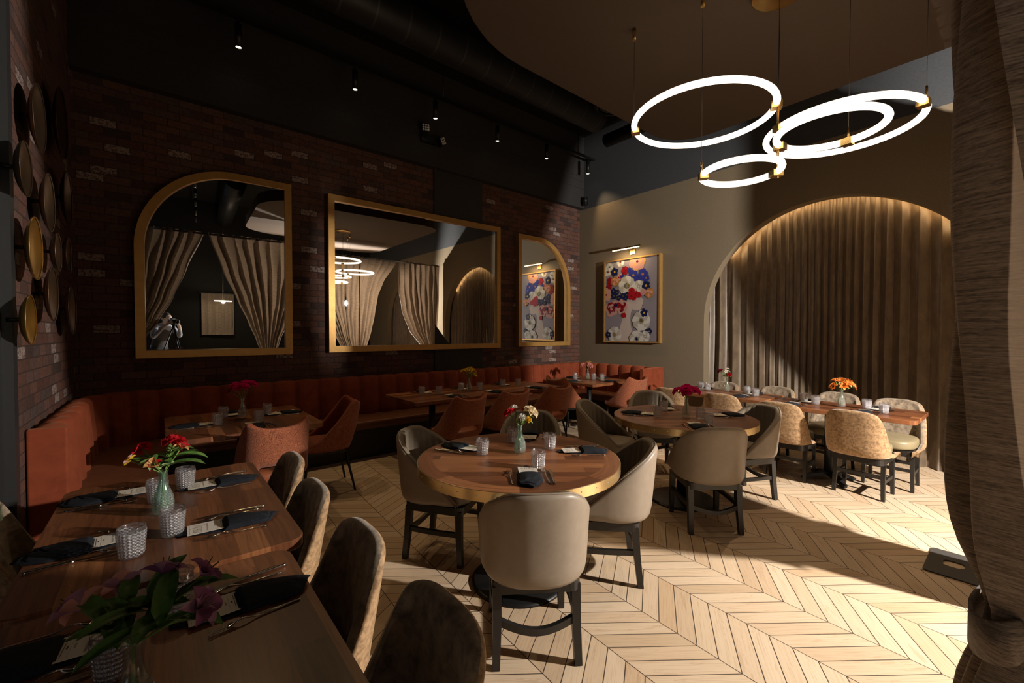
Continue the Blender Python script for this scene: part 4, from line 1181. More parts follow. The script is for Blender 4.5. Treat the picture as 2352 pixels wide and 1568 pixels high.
def strokes(m, lines, w, z, mi):
    for ln in lines:
        for (x0, y0), (x1, y1) in zip(ln, ln[1:]):
            d = Vector((x1 - x0, y1 - y0))
            if d.length < 1e-6:
                continue
            d.normalize(); n = Vector((-d.y, d.x)) * w / 2; e = d * w * 0.3
            m.add([(x0 + n.x - e.x, y0 + n.y - e.y, z), (x0 - n.x - e.x, y0 - n.y - e.y, z), (x1 - n.x + e.x, y1 - n.y + e.y, z), (x1 + n.x + e.x, y1 + n.y + e.y, z)], [(0, 1, 2, 3)], mi)

def text_faces(m, s, size, cx, cy, z, mi, shear=0.0, sx=1.0):
    cu = bpy.data.curves.new('txt', 'FONT'); cu.body = s; cu.size = size; cu.align_x = 'CENTER'; cu.shear = shear; cu.resolution_u = 2
    o = bpy.data.objects.new('txt', cu); COL.objects.link(o)
    me = bpy.data.meshes.new_from_object(o.evaluated_get(bpy.context.evaluated_depsgraph_get()))
    m.add([(v.co.x * sx + cx, v.co.y + cy, z) for v in me.vertices], [tuple(p.vertices) for p in me.polygons], mi)
    bpy.data.objects.remove(o); bpy.data.curves.remove(cu); bpy.data.meshes.remove(me)

def menu_mb():
    """card: x across, y up the page; 0.102 x 0.18, lower part sits in the pocket"""
    m = MB(); W_, y0, y1 = 0.102, -0.055, 0.110
    m.box(-W_ / 2, W_ / 2, y0, y1, 0, 0.0006, 0)
    z = 0.00085; T = 0.0016
    X0, H = -0.040, 0.026; Y = 0.066
    L_ = []
    L_.append([(X0, Y), (X0 + .0085, Y + H)])                                              # A (no bar)
    L_.append([(X0 + .0085, Y + H), (X0 + .0115, Y + H * .55)])
    x = X0 + .0135; L_.append([(x, Y), (x, Y + H), (x + .006, Y + H * .93), (x + .0095, Y + H * .65), (x + .0095, Y + H * .35), (x + .006, Y + H * .07), (x, Y)])   # D
    x += .0135; L_.append([(x + .008, Y), (x, Y), (x, Y + H), (x + .008, Y + H)]); L_.append([(x, Y + H * .52), (x + .0065, Y + H * .52)])       # E
    x += .0115; L_.append([(x, Y + H), (x, Y), (x + .0075, Y)])                              # L
    x += .0105; L_.append([(x, Y), (x, Y + H)])                                              # I
    x += .0045; L_.append([(x, Y), (x, Y + H)])                                              # N with its long swash
    L_.append([(x - .009, Y + H + .010), (x - .006, Y + H + .009), (x - .0025, Y + H + .004), (x, Y + H - .001), (x + .0045, Y + H * .5), (x + .0095, Y - .002), (x + .014, Y - .008), (x + .0185, Y - .010), (x + .021, Y - .008)])
    x += .013; L_.append([(x, Y + .006), (x, Y + H)])
    L_.append([(x + .003, Y + .005), (x + .0115, Y + H - .002)])                             # A
    strokes(m, L_, T, z, 1)
    strokes(m, [[(-0.044, 0.103), (0.044, 0.103)]], 0.0006, z, 2)
    text_faces(m, 'Welcome A. Joyful Birthday', 0.0085, 0, 0.047, z, 1, 0.35, 0.78)
    strokes(m, [[(-0.008, 0.026), (0.008, 0.026)]], 0.004, z, 2)
    strokes(m, [[(-0.043, 0.019), (0.043, 0.019)]], 0.0007, z, 2)
    strokes(m, [[(-0.005, 0.012), (0.005, 0.012)]], 0.0035, z, 1)
    strokes(m, [[(-0.035, 0.006), (0.035, 0.006)]], 0.0014, z, 1)
    return m
ME_MENU = menu_mb().mesh('menu_card', [MT['paper'], MT['ink'], MT['pale_ink']], False)

def fork_mb():
    m = MB(); n = 14
    # handle along -y, tines towards +y
    hz = lambda y: 0.004 + 0.010 * math.exp(-((y - 0.035) / 0.022) ** 2)
    P = [(0, -0.105 + 0.155 * i / n) for i in range(n + 1)]
    rows = []
    for x, y in P:
        t = (y + 0.105) / 0.155; w = 0.0048 - 0.0022 * min(1, t * 1.4); w += 0.0007 * sin(70 * t) * (1 if t < 0.7 else 0); h = 0.0028
        z = hz(y)
        rows.append([(-w, y, z - h * .5), (w, y, z - h * .5), (w * .8, y, z + h * .5), (-w * .8, y, z + h * .5)])
    m.grid(rows, 0, True, True); m.cap(rows[0]); m.cap(rows[-1])
    # bowl of the fork
    rows = []
    for i in range(7):
        y = 0.045 + 0.025 * i / 6; w = 0.004 + 0.008 * sin(i / 6 * pi / 2); z = hz(y)
        rows.append([(-w, y, z + 0.001), (w, y, z + 0.001), (w, y, z - 0.001), (-w, y, z - 0.001)])
    m.grid(rows, 0, True, True); m.cap(rows[0]); m.cap(rows[-1])
    for k in range(4):
        x = -0.0098 + 0.0065 * k
        m.bar([(x, 0.068, hz(0.068)), (x, 0.085, 0.0042), (x, 0.108, 0.0072)], 0.0034, 0.0018, 0, (0, 0, 1), [1, 1, 0.6])
    return m
def knife_mb():
    m = MB(); rows = []
    for i in range(13):
        t = i / 12; y = -0.115 + 0.115 * t; w = 0.0062 - 0.0015 * t + 0.0006 * sin(60 * t); h = 0.0045
        rows.append([(w * cos(a), y, 0.0055 + h * sin(a)) for a in [2 * pi * j / 10 for j in range(10)]])
    m.grid(rows, 0, True, True); m.cap(rows[0]); m.cap(rows[-1])
    pl_ = [(-0.005, 0.0), (0.006, 0.0), (0.010, 0.03), (0.0105, 0.085), (0.006, 0.108), (-0.003, 0.118), (-0.005, 0.09)]
    m.prism(pl_, 0.0042, 0.0062)
    return m
ME_FORK = fork_mb().mesh('fork', MT['steel']); ME_KNIFE = knife_mb().mesh('knife', MT['steel'])

def tumbler_mb():
    """tapered tumbler with a pressed diamond pattern"""
    m = MB(); nu, nv_ = 96, 36; rows = []
    for j in range(nv_ + 1):
        t = j / nv_; z = 0.004 + 0.098 * t
        r = 0.0335 + 0.0085 * t - 0.004 * max(0, t - 0.82) / 0.18 * 1.0 * (1 if t > 0.82 else 0)
        row = []
        for i in range(nu):
            a = 2 * pi * i / nu
            d = 0.0
            if 0.05 < t < 0.86:
                d = 0.0011 * sin(10 * a + 30 * t) * sin(10 * a - 30 * t)
            row.append(((r + d) * cos(a), (r + d) * sin(a), z))
        rows.append(row)
    inn = [[((0.0305 + 0.0085 * t - 0.0035 * max(0, t - 0.82) / 0.18) * cos(2 * pi * i / nu), (0.0305 + 0.0085 * t - 0.0035 * max(0, t - 0.82) / 0.18) * sin(2 * pi * i / nu), 0.016 + 0.0862 * t) for i in range(nu)] for t in (1, 0.9, 0.82, 0.4, 0.08, 0.0)]
    bot = [[(r * cos(2 * pi * i / nu), r * sin(2 * pi * i / nu), z) for i in range(nu)] for r, z in ((0.0005, 0.002), (0.028, 0.001), (0.0325, 0.002))]
    m.grid(bot + rows + inn + [[(0.0005 * cos(2 * pi * i / nu), 0.0005 * sin(2 * pi * i / nu), 0.015) for i in range(nu)]], 0, True, True)
    return m
ME_TUMB = tumbler_mb().mesh('tumbler', MT['tumbler'])

def vase_mb():
    m = MB(); nu = 48
    prof = [(0.0005, 0.002), (0.027, 0.001), (0.033, 0.004), (0.0365, 0.018), (0.0375, 0.045), (0.034, 0.07), (0.026, 0.095), (0.0185, 0.115), (0.0150, 0.135), (0.0150, 0.155), (0.0165, 0.170), (0.0195, 0.178), (0.0175, 0.178), (0.0140, 0.168), (0.0125, 0.14), (0.0165, 0.113), (0.031, 0.07), (0.0345, 0.045), (0.0335, 0.020), (0.0005, 0.012)]
    rows = []
    for r, z in prof:
        rows.append([((r + (0.0007 * sin(16 * a + 120 * z) * sin(16 * a - 120 * z) if 0.01 < z < 0.11 else 0)) * cos(a), (r + (0.0007 * sin(16 * a + 120 * z) * sin(16 * a - 120 * z) if 0.01 < z < 0.11 else 0)) * sin(a), z) for a in [2 * pi * i / nu for i in range(nu)]])
    m.grid(rows, 0, True, True)
    return m
ME_VAQ = vase_mb().mesh('bud_vase', MT['aqua']); ME_VCL = vase_mb().mesh('bud_vase', MT['clearvase'])

def lay(name, me, loc, rz, label, cat, group):
    o = link(name, me); o.location = loc; o.rotation_euler = (0, 0, rz)
    return tag(o, label, cat, group)

def setting(cx, cy, fx, fy, seat, tbl, fl=True, fr=True, kn=True, jit=0):
    rz = face(fx, fy) + radians(R.uniform(-3, 3)); z = TT + 0.0004
    M_ = Matrix.Rotation(rz, 2)
    def at(x, y):
        v = M_ @ Vector((x, y)); return cx + v.x, cy + v.y
    lay('napkin', ME_NAP, (cx, cy, z), rz, 'folded dark navy napkin at ' + seat, 'napkin', 'napkins on the ' + tbl)
    x, y = at(0.0, 0.018)
    c = lay('menu_card', ME_MENU, (x, y, z + 0.0105), rz + radians(R.uniform(-2, 2)), 'printed cream menu card in the napkin at ' + seat, 'menu', 'menu cards on the ' + tbl)
    if fl:
        x, y = at(-0.098, -0.015); lay('fork', ME_FORK, (x, y, z), rz + radians(R.uniform(-4, 4)), 'steel fork left of the napkin at ' + seat, 'fork', 'forks on the ' + tbl)
    if fr:
        x, y = at(0.090, -0.01); lay('fork', ME_FORK, (x, y, z), rz + radians(R.uniform(-3, 5)), 'steel fork right of the napkin at ' + seat, 'fork', 'forks on the ' + tbl)
    if kn:
        x, y = at(0.118, -0.02); lay('knife', ME_KNIFE, (x, y, z), rz + radians(R.uniform(-3, 5)), 'steel table knife at ' + seat, 'knife', 'knives on the ' + tbl)

def glass(x, y, seat, tbl):
    lay('tumbler', ME_TUMB, (x, y, TT), R.uniform(0, 6), 'clear pressed-glass tumbler at ' + seat, 'glass', 'tumblers on the ' + tbl)

FR, RR, GV, PL = 'front round table', 'rear round table', 'green vase table', 'purple lily table'
for (s, n, g) in (((-2.34, 1.52, .86, .35), 'left', (-2.135, 1.53)), ((-2.31, 2.08, .68, -.73), 'far', (-2.25, 1.865)), ((-1.79, 2.06, -.55, -.83), 'right', (-1.965, 1.945)), ((-1.655, 1.485, -.83, .56), 'near', (-1.725, 1.615))):
    setting(*s, f'{n} seat of {FR}', FR); glass(*g, f'{n} seat of {FR}', FR)
for (s, n, g) in (((-2.29, 3.43, .90, .42), 'left', (-2.11, 3.44)), ((-2.30, 3.90, .70, -.71), 'far', (-2.22, 3.73)), ((-1.74, 3.97, -.55, -.83), 'right', (-1.81, 3.63)), ((-1.685, 3.335, -.72, .69), 'near', (-1.665, 3.39 + .09))):
    setting(*s, f'{n} seat of {RR}', RR); glass(*g, f'{n} seat of {RR}', RR)
for (s, n, g) in (((-2.655, -.175, 0, 1), 'far left', (-2.46, -.015)), ((-2.56, .225, 0, -1), 'far right', (-2.59, .09)), ((-1.985, .200, 0, -1), 'near right', (-2.02, .03)), ((-2.09, -.205, 0, 1), 'near left', (-1.91, -.08))):
    setting(*s, f'{n} seat of {GV}', GV); glass(*g, f'{n} seat of {GV}', GV)
for (s, n, g) in (((-1.385, .175, 0, -1), 'right', (-1.465, .03)), ((-1.43, -.205, .03, 1), 'left', (-1.27, -.085))):
    setting(*s, f'{n} seat of {PL}', PL); glass(*g, f'{n} seat of {PL}', PL)
T3 = 'magenta rose table'
for (s, n, g) in (((-4.28, .22, 0, 1), 'left', (-4.19, .36)), ((-4.68, .50, 1, 0), 'wall', (-4.53, .43)), ((-4.42, .88, 0, -1), 'right', (-4.46, .76)), ((-3.98, .59, -1, 0), 'near', (-4.13, .64))):
    setting(*s, f'{n} seat of dark {T3}', T3); glass(*g, f'{n} seat of dark {T3}', T3)
T4 = 'yellow flower table'
for k, (yw, yn, nm) in enumerate(((2.46, 2.64, 'first'), (3.03, 3.25, 'middle'), (3.72, 3.92, 'last'))):
    setting(-4.87, yw + .12, 1, 0, f'{nm} wall-side seat of {T4}', T4); glass(-4.70, yw, f'{nm} wall-side seat of {T4}', T4)
    setting(-4.34, yn + .05, -1, 0, f'{nm} room-side seat of {T4}', T4); glass(-4.60, yn, f'{nm} room-side seat of {T4}', T4)
T5 = 'far corner table'
for (s, n, g) in (((-4.50, 4.99, 0, 1), 'chair-side', (-4.66, 5.18)), ((-4.83, 5.33, 1, 0), 'brick wall', (-4.74, 5.27)), ((-4.50, 5.63, 0, -1), 'arch wall', (-4.46, 5.40)), ((-4.17, 5.38, -1, 0), 'chrome chair', (-4.34, 5.46))):
    setting(*s, f'{n} seat of {T5}', T5); glass(*g, f'{n} seat of {T5}', T5)
T6, T7 = 'white flower table', 'orange flower table'
for (x, n, g1, g2) in ((-2.78, 'outer', (-2.66, 5.52), (-2.80, 5.62)), (-2.16, 'inner', (-2.05, 5.45), (-2.19, 5.56))):
    setting(x, 5.32, 0, 1, f'{n} near-side seat of {T6}', T6); glass(*g1, f'{n} near-side seat of {T6}', T6)
    setting(x + .02, 5.63, 0, -1, f'{n} curtain-side seat of {T6}', T6); glass(*g2, f'{n} curtain-side seat of {T6}', T6)
for (x, n, g1, g2) in ((-1.58, 'inner', (-1.41, 5.30), (-1.55, 5.42)), (-.98, 'end', (-.845, 5.20), (-1.0, 5.36))):
    setting(x, 5.135, 0, 1, f'{n} near-side seat of {T7}', T7); glass(*g1, f'{n} near-side seat of {T7}', T7)
    setting(x + .06, 5.47, 0, -1, f'{n} curtain-side seat of {T7}', T7); glass(*g2, f'{n} curtain-side seat of {T7}', T7)

# ------------------------------------------------------------------ flowers
def petal(m, L_, Wd, cup, curl, M4, mi=0, tip=0.25, n=6):
    rows = []
    for i in range(n + 1):
        t = i / n; w = Wd * (sin(pi * min(1, t * (1 - tip) + tip * .55) ** 0.9) ** 0.8) * (1 if t < 1 else 0.12)
        if t == 0:
            w = Wd * 0.22
        y = L_ * t * cos(curl * t); z = L_ * t * sin(curl * t) * 0.6
        rows.append([tuple(M4 @ Vector((u * w, y, z + cup * (u * u) * w))) for u in (-1, -0.5, 0, 0.5, 1)])
    m.grid(rows, mi)

def bloom_mb(kind, r, rr):
    m = MB()
    if kind == 'rose':
        for k, (cnt, el, sc) in enumerate(((3, 80, .55), (4, 68, .7), (5, 52, .88), (6, 32, 1.0), (6, 8, 1.05))):
            for j in range(cnt):
                a = 2 * pi * j / cnt + k * 0.7 + rr.uniform(-.15, .15)
                M4 = Matrix.Rotation(a, 4, 'Z') @ Matrix.Translation((0, r * .05 * k, 0)) @ Matrix.Rotation(radians(el + rr.uniform(-6, 6)), 4, 'X')
                petal(m, r * sc, r * .55 * sc, 0.9, -0.5 if k > 2 else 0.4, M4, 0, 0.05)
    elif kind == 'lily':
        for j in range(6):
            a = 2 * pi * j / 6 + rr.uniform(-.12, .12)
            M4 = Matrix.Rotation(a, 4, 'Z') @ Matrix.Rotation(radians(48 if j % 2 else 38), 4, 'X')
            petal(m, r * 1.15, r * (.40 if j % 2 else .30), 0.7, -0.7, M4, 0 if j % 2 else 1, 0.2)
        for j in range(4):
            a = j * 1.57 + .4; m.tube([(0, 0, 0), (r * .25 * cos(a), r * .25 * sin(a), r * .8)], r * .02, 5, 2)
    else:  # cluster of small florets
        for j in range(9):
            a = j * 2.4; q = r * .75 * sqrt(j / 9); c = Vector((q * cos(a), q * sin(a), r * (.75 - .6 * (q / r) ** 2)))
            for k in range(5):
                M4 = Matrix.Translation(c) @ Matrix.Rotation(a, 4, 'Z') @ Matrix.Rotation(radians(q / r * 50), 4, 'Y') @ Matrix.Rotation(2 * pi * k / 5, 4, 'Z') @ Matrix.Rotation(radians(25), 4, 'X')
                petal(m, r * .42, r * .2, .5, -.3, M4, k % 2, .15, 4)
    return m

def stem_flower(label, group, vx, vy, az, lean, h, kind, r, mats, rr, leaves, lm='leaf', leaflen=0.075, name='flower_stem'):
    """one cut stem standing in a vase: stem, bloom and leaves"""
    t = thing(name, label, 'flower', (vx, vy, TT + 0.012), az, group)
    P = [Vector((0, -0.012, 0.008)), Vector((0, -0.004, 0.08)), Vector((0, 0.004, 0.155)), Vector((0, 0.02 + lean * 0.5, 0.155 + (h - 0.155) * 0.55)), Vector((0, 0.03 + lean, h))]
    part('stem', MB().tube(P, 0.0024, 6), MT['stem'], t)
    r *= 1.45 if kind == 'rose' else 1.0
    b = bloom_mb(kind, r, rr)
    tl = atan2(lean * 1.2, max(0.03, h - 0.155))
    b.xf(Matrix.Translation(P[-1]) @ Matrix.Rotation(-tl, 4, 'X'))
    part('bloom', b, [MT[x] for x in mats] + [MT['p_olive']] * (3 - len(mats)), t)
    if leaves:
        lf = MB()
        for k in range(leaves):
            zc = P[3].lerp(P[2], (k / max(1, leaves)) * 0.9) + Vector((0, 0, .01))
            a = k * 2.3 + rr.uniform(-.4, .4)
            M4 = Matrix.Translation(zc) @ Matrix.Rotation(a, 4, 'Z') @ Matrix.Rotation(radians(rr.uniform(10, 50)), 4, 'X')
            petal(lf, leaflen * rr.uniform(.8, 1.25), leaflen * .17, 0.5, -0.55, M4, 0, 0.25)
        part('leaves', lf, MT[lm], t)
    return t

def bouquet(vx, vy, aqua, where, items, seed):
    rr = random.Random(seed)
    lay('bud_vase', ME_VAQ if aqua else ME_VCL, (vx, vy, TT), rr.uniform(0, 6), ('aqua' if aqua else 'clear') + ' glass bud vase holding ' + where, 'vase', 'bud vases on the tables')
    for k, (lb, az, lean, h, kind, r, mats, lv, lm, ll) in enumerate(items):
        stem_flower(lb, where, vx, vy, az + rr.uniform(-.15, .15), lean, h, kind, r, mats, rr, lv, lm, ll)

def ring_items(lb, n, kind, r, mats, h0, lean0, lv, lm='leaf', ll=0.06, dh=0.02, seed=1):
    rr = random.Random(seed); out = []
    for k in range(n):
        ce = k == 0
        if n > 6 and 0 < k <= 3:
            out.append((lb, 2.1 * k + 1.2, lean0 * .5, h0 + dh * .6, kind, r, mats, lv, lm, ll)); continue
        out.append((lb, 2 * pi * k / max(1, n - 1) + .3, 0.0 if ce else lean0 * rr.uniform(.8, 1.15), h0 + (dh if ce else rr.uniform(-dh, dh * .6)), kind, r * rr.uniform(.9, 1.1), mats, lv, lm, ll))
    return out

bouquet(-2.02, 1.735, True, 'red and cream roses on the front round table', [
    ('red rose in the aqua vase on the front round table, left side', 2.3, .035, .235, 'rose', .027, ['p_red'], 2, 'pale_leaf', .06), ('red bud in the aqua vase on the front round table, behind the cream rose', -.2, .012, .25, 'rose', .020, ['p_red'], 1, 'leaf', .05),
    ('peach-edged cream rose on the front round table, largest bloom', -1.0, .035, .245, 'rose', .034, ['p_cream'], 1, 'pale_leaf', .06), ('white rosebud high on the left of the front round table vase', 1.6, .030, .262, 'rose', .018, ['p_white'], 1, 'leaf', .05),
    ('white rosebud low in front of the peach rose on the front round table', -2.0, .022, .222, 'rose', .019, ['p_white'], 2, 'pale_leaf', .05), ('small yellow rosebud at the right of the front round table vase', -1.4, .045, .208, 'rose', .014, ['p_yel'], 2, 'pale_leaf', .055)], 11)
bouquet(-1.94, 3.63, False, 'magenta peonies on the rear round table', ring_items('magenta peony bloom in the clear vase on the rear round table', 5, 'rose', .034, ['p_mag'], .225, .045, 2, 'leaf', .05, .014, 2), 12)
bouquet(-2.29, .005, True, 'red lilies on the green vase table', [
    ('red rose high in the middle of the green vase bouquet', 0, .005, .275, 'rose', .030, ['p_red'], 4, 'leaf', .11), ('red rose at the left of the green vase bouquet', 2.2, .07, .25, 'rose', .024, ['p_red'], 3, 'leaf', .09), ('yellow-pink lily drooping left in the green vase bouquet', 2.9, .075, .215, 'lily', .034, ['p_pink', 'p_yel'], 3, 'leaf', .09),
    ('rusty pink lily at the front right of the green vase bouquet', -1.8, .055, .215, 'lily', .033, ['p_peach', 'p_red'], 3, 'pale_leaf', .09), ('rusty red lily beside the middle rose in the green vase bouquet', -.6, .045, .26, 'lily', .034, ['p_red', 'p_peach'], 4, 'leaf', .13), ('wine red lily low in the green vase bouquet', 1.2, .06, .22, 'lily', .03, ['p_wine', 'p_red'], 4, 'leaf', .12)], 13)
bouquet(-1.06, -.045, False, 'purple lilies on the table nearest the lens', [
    ('pale lilac lily leaning left on the nearest table', 2.3, .075, .215, 'lily', .048, ['p_lil', 'p_pink'], 4, 'leaf', .10), ('lilac lily in the middle of the nearest bouquet', 1.0, .055, .235, 'lily', .046, ['p_lil', 'p_lil2'], 3, 'leaf', .11), ('dark mauve lily at the right of the nearest bouquet', .1, .075, .24, 'lily', .046, ['p_lil2', 'p_lil'], 4, 'leaf', .11),
    ('mauve lily at the back of the nearest bouquet', -.6, .095, .225, 'lily', .044, ['p_lil2', 'p_lil'], 4, 'leaf', .11), ('pink-edged lily low at the front of the nearest bouquet', 1.6, .10, .21, 'lily', .040, ['p_pink', 'p_lil'], 4, 'leaf', .10)], 14)
bouquet(-4.41, .56, False, 'magenta roses on the dark corner table', ring_items('magenta rose in the clear vase on the dark corner table', 4, 'rose', .036, ['p_mag'], .275, .04, 1, 'leaf', .05, .012, 4) + [('sprig of small red berries on the dark corner table', 2.4, .07, .22, 'cluster', .035, ['p_wine', 'p_red'], 2, 'leaf', .05)], 15)
bouquet(-4.63, 3.10, False, 'yellow lilies on the long banquette table', ring_items('yellow lily in the clear vase on the long banquette table', 10, 'lily', .038, ['p_yel', 'p_yel'], .235, .055, 2, 'leaf', .05, .045, 5), 16)
bouquet(-4.55, 5.36, False, 'pink and yellow blooms on the far corner table', ring_items('pale pink bloom in the clear vase on the far corner table', 4, 'rose', .032, ['p_pink'], .215, .05, 1, 'leaf', .04, .012, 6) + [('yellow-green bloom on top of the far corner table vase', .3, .005, .25, 'cluster', .042, ['p_yel', 'p_yel'], 1, 'pale_leaf', .05)], 17)
bouquet(-2.45, 5.60, False, 'white and wine flowers on the white flower table', ring_items('white bloom in the clear vase by the curtain', 3, 'cluster', .038, ['p_white', 'p_cream'], .24, .045, 3, 'leaf', .055, .02, 7) + [('wine red bloom beside the white flowers by the curtain', 2.2, .05, .25, 'rose', .026, ['p_wine'], 4, 'leaf', .06), ('small russet bud below the white flowers by the curtain', -2.4, .04, .21, 'rose', .02, ['p_red'], 3, 'pale_leaf', .06)], 18)
bouquet(-1.20, 5.34, False, 'orange lilies on the orange flower table', ring_items('orange lily in the clear vase by the curtain', 11, 'lily', .046, ['p_or', 'p_peach'], .225, .06, 1, 'leaf', .07, .035, 8), 19)

# ------------------------------------------------------------------ pipe-and-drape line between this room and the bar
DX, DZ = 0.06, 3.36
def interp(P, z):
    P = sorted(P)
    if z <= P[0][0]:
        return P[0][1]
    for (a, b), (c, d) in zip(P, P[1:]):
        if z <= c:
            t = (z - a) / (c - a); t = t * t * (3 - 2 * t) * 0.35 + t * 0.65
            return b + (d - b) * t
    return P[-1][1]

def drape(label, Lp, Rp, tie_z, folds, amp, bulge, seed):
    t = thing('linen_drape', label, 'curtain', (0, 0, 0), 0, 'linen drapes on the pipe')
    rows = []; nz, nu = 64, folds * 14; rr = random.Random(seed)
    ph = [rr.uniform(-.5, .5) for _ in range(folds + 2)]
    zs = [0.016 + (DZ + 0.05 - 0.016) * k / nz for k in range(nz + 1)]
    for z in zs:
        yl, yr = interp(Lp, z), interp(Rp, z)
        near = math.exp(-((z - tie_z) / 0.16) ** 2)
        a = amp * (0.55 + 0.45 * min(1, (DZ - z) / 1.2)) * (1 - 0.35 * near)
        if z > DZ - 0.10:
            a = 0.028 + 0.008 * sin(z * 90)
        b = bulge * max(0, min(1, (DZ - z) / 1.0)) * (1 - 0.33 * near)
        row = []
        for i in range(nu + 1):
            u = i / nu; f = u * folds; k = int(f)
            w = sin(2 * pi * f + ph[k] * (1 - abs(2 * (f - k) - 1)) + 0.8 * sin(1.3 * z + seed + k * .4))
            x = DX + b * (0.6 + 0.4 * sin(pi * u)) + a * w * (0.7 + 0.3 * sin(f * 1.7 + seed)) + 0.012 * sin(5 * z + 3 * f)
            y = yl + (yr - yl) * u + 0.25 * (yr - yl) / folds * cos(2 * pi * f) * 0.6
            zz = z + (0.012 * sin(f * 9 + seed) + 0.008 * sin(f * 23) if z > DZ else 0) + (0.015 * sin(pi * u) * near)
            row.append((x, y, zz))
        rows.append(row)
    part('cloth', MB().grid(rows), MT['linen'], t)
    yl, yr = interp(Lp, tie_z), interp(Rp, tie_z); c = (yl + yr) / 2; h = (yr - yl) / 2
    ring = [(DX + bulge * .8 + (amp * .66 + 0.006) * cos(q), c + (h + 0.03) * sin(q), tie_z + 0.035 * cos(q + .4)) for q in [2 * pi * i / 40 for i in range(40)]]
    part('tieback', MB().sweep(ring, [(-0.004, -0.045), (0.004, -0.045), (0.004, 0.045), (-0.004, 0.045)], 0, True, True), MT['linen'], t)
    return t

drape('brown linen drape gathered behind the lens, left of the photographer', [(3.4, -1.62), (2.0, -1.35), (.95, -1.12), (0, -1.2)], [(3.4, .42), (2.6, .12), (2.0, -.10), (1.5, -.34), (1.16, -.54), (.95, -.68), (.4, -.72), (0, -.72)], .95, 12, .055, 0.0, 4)
drape('close brown linen drape, tied low, at the right edge of the view', [(3.4, .48), (2.6, .74), (2.0, 1.0), (1.5, 1.22), (1.1, 1.38), (.80, 1.48), (.5, 1.42), (0, 1.36)], [(3.4, 2.52), (2.6, 2.40), (2.0, 2.22), (1.5, 2.02), (1.1, 1.86), (.80, 1.78), (.5, 1.86), (0, 1.94)], .80, 9, .078, -.110, 1)
gapL = [(3.4, 3.60), (2.45, 3.585), (2.17, 3.560), (1.9, 3.60), (1.4, 3.66), (.85, 3.775), (0, 3.77)]
gapR = [(3.4, 3.585), (2.45, 3.575), (2.17, 3.600), (1.9, 3.59), (1.4, 3.65), (.85, 3.765), (0, 3.76)]
drape('left half of the middle pair of brown linen drapes, before the strobe', [(3.4, 2.56), (2.6, 2.74), (2.0, 2.97), (1.5, 3.24), (1.1, 3.44), (.85, 3.56), (.5, 3.52), (0, 3.48)], gapL, .85, 7, .055, 0.0, 2)
drape('right half of the middle pair of brown linen drapes, before the strobe', gapR, [(3.4, 4.95), (2.75, 4.55), (2.4, 4.42), (1.9, 4.33), (1.5, 4.25), (.85, 4.08), (0, 4.09)], .85, 7, .055, 0.0, 6)
drape('brown linen drape tied beside the arch wall at the far end of the drape line', [(3.4, 4.98), (2.6, 5.00), (2.0, 5.10), (1.5, 5.32), (1.0, 5.72), (.85, 5.92), (0, 5.92)], [(3.4, 6.28), (2.0, 6.27), (.85, 6.20), (0, 6.22)], .85, 8, .05, 0.0, 3)

def ring_plate(outer, inner, z0, z1):
    m = MB()
    o0 = [(x, y, z0) for x, y in outer]; o1 = [(x, y, z1) for x, y in outer]; i1 = [(x, y, z1) for x, y in inner]; i0 = [(x, y, z0) for x, y in inner]
    return m.grid([o0, o1, i1, i0, o0], 0, False, True)
for k, (py_, lb, px0) in enumerate(((3.955, 'steel drape stand with a black slotted floor plate on the chevron tiles', -.41), (6.06, 'steel drape stand with a floor plate beside the arch curtain', -.46), (-1.66, 'steel drape stand behind the lens', -.4))):
    t = thing('drape_stand', lb, 'stand', (DX, py_, 0), 0, 'drape stands')
    x0 = px0 - DX
    part('base_plate', ring_plate(rrect(x0, x0 + .62, -.215, .215, .025, 5), rrect(x0 + .075, x0 + .175, -.045, .055, .03, 5), 0.0005, 0.009), MT['plate'], t)
    part('upright_pole', MB().cyl(.095, 0, 0.009, DZ + .03, 0.016, 16), MT['chrome'], t)
    part('pipe_hook', MB().box(0.0, .095, -.012, .012, DZ + .012, DZ + .026), MT['chrome'], t)
pp_ = solo('drape_pipe', MB().bar([(0, -1.7, 0), (0, 6.3, 0)], 0.036, 0.036), MT['chrome'], 'horizontal pipe carrying the linen drapes across the room', 'pipe', (DX, 0, DZ + 0.018))

# ------------------------------------------------------------------ studio strobe on its stand beyond the drapes
sd = (Vector((-3.0, 2.9, 1.6)) - STROBE).normalized()
st_ = thing('studio_strobe', 'studio strobe on a tall black stand glowing behind the middle drape', 'photo light', (STROBE.x, STROBE.y, 0))
q = sd.to_track_quat('Z', 'Y').to_matrix().to_4x4()
Mh = Matrix.Translation((0, 0, STROBE.z)) @ q
hd_ = MB().lathe([(0.0005, -0.42), (0.06, -0.42), (0.062, -0.14), (0.09, -0.11), (0.09, -0.105)], 28); hd_.xf(Mh)
part('lamp_head', hd_, MT['blackiron'], st_)
dsk = MB().lathe([(0.0005, -0.104), (0.085, -0.104)], 28); dsk.xf(Mh)
part('lamp_face', dsk, MT['strobe'], st_)
fl_ = MB().box(STROBE.x - .30, STROBE.x - .295, STROBE.y - .25, STROBE.y + .22, STROBE.z + .165, STROBE.z + .36).xf(Matrix.Translation((-STROBE.x, -STROBE.y, 0)))  # unseen flag, added to keep strobe light off the ceiling panel
part('added_light_flag', fl_, MT['blackiron'], st_)
part('added_flag_arm', MB().tube([(-sd.x * .11, -sd.y * .11, STROBE.z + .09), (-.15, .0, STROBE.z + .2), (-.297, 0, STROBE.z + .22)], .006, 6), MT['blackiron'], st_)
jx, jy = -sd.x * .25, -sd.y * .25
part('stand_pole', MB().cyl(jx, jy, 0.45, STROBE.z - .1, 0.012, 12), MT['blackiron'], st_)
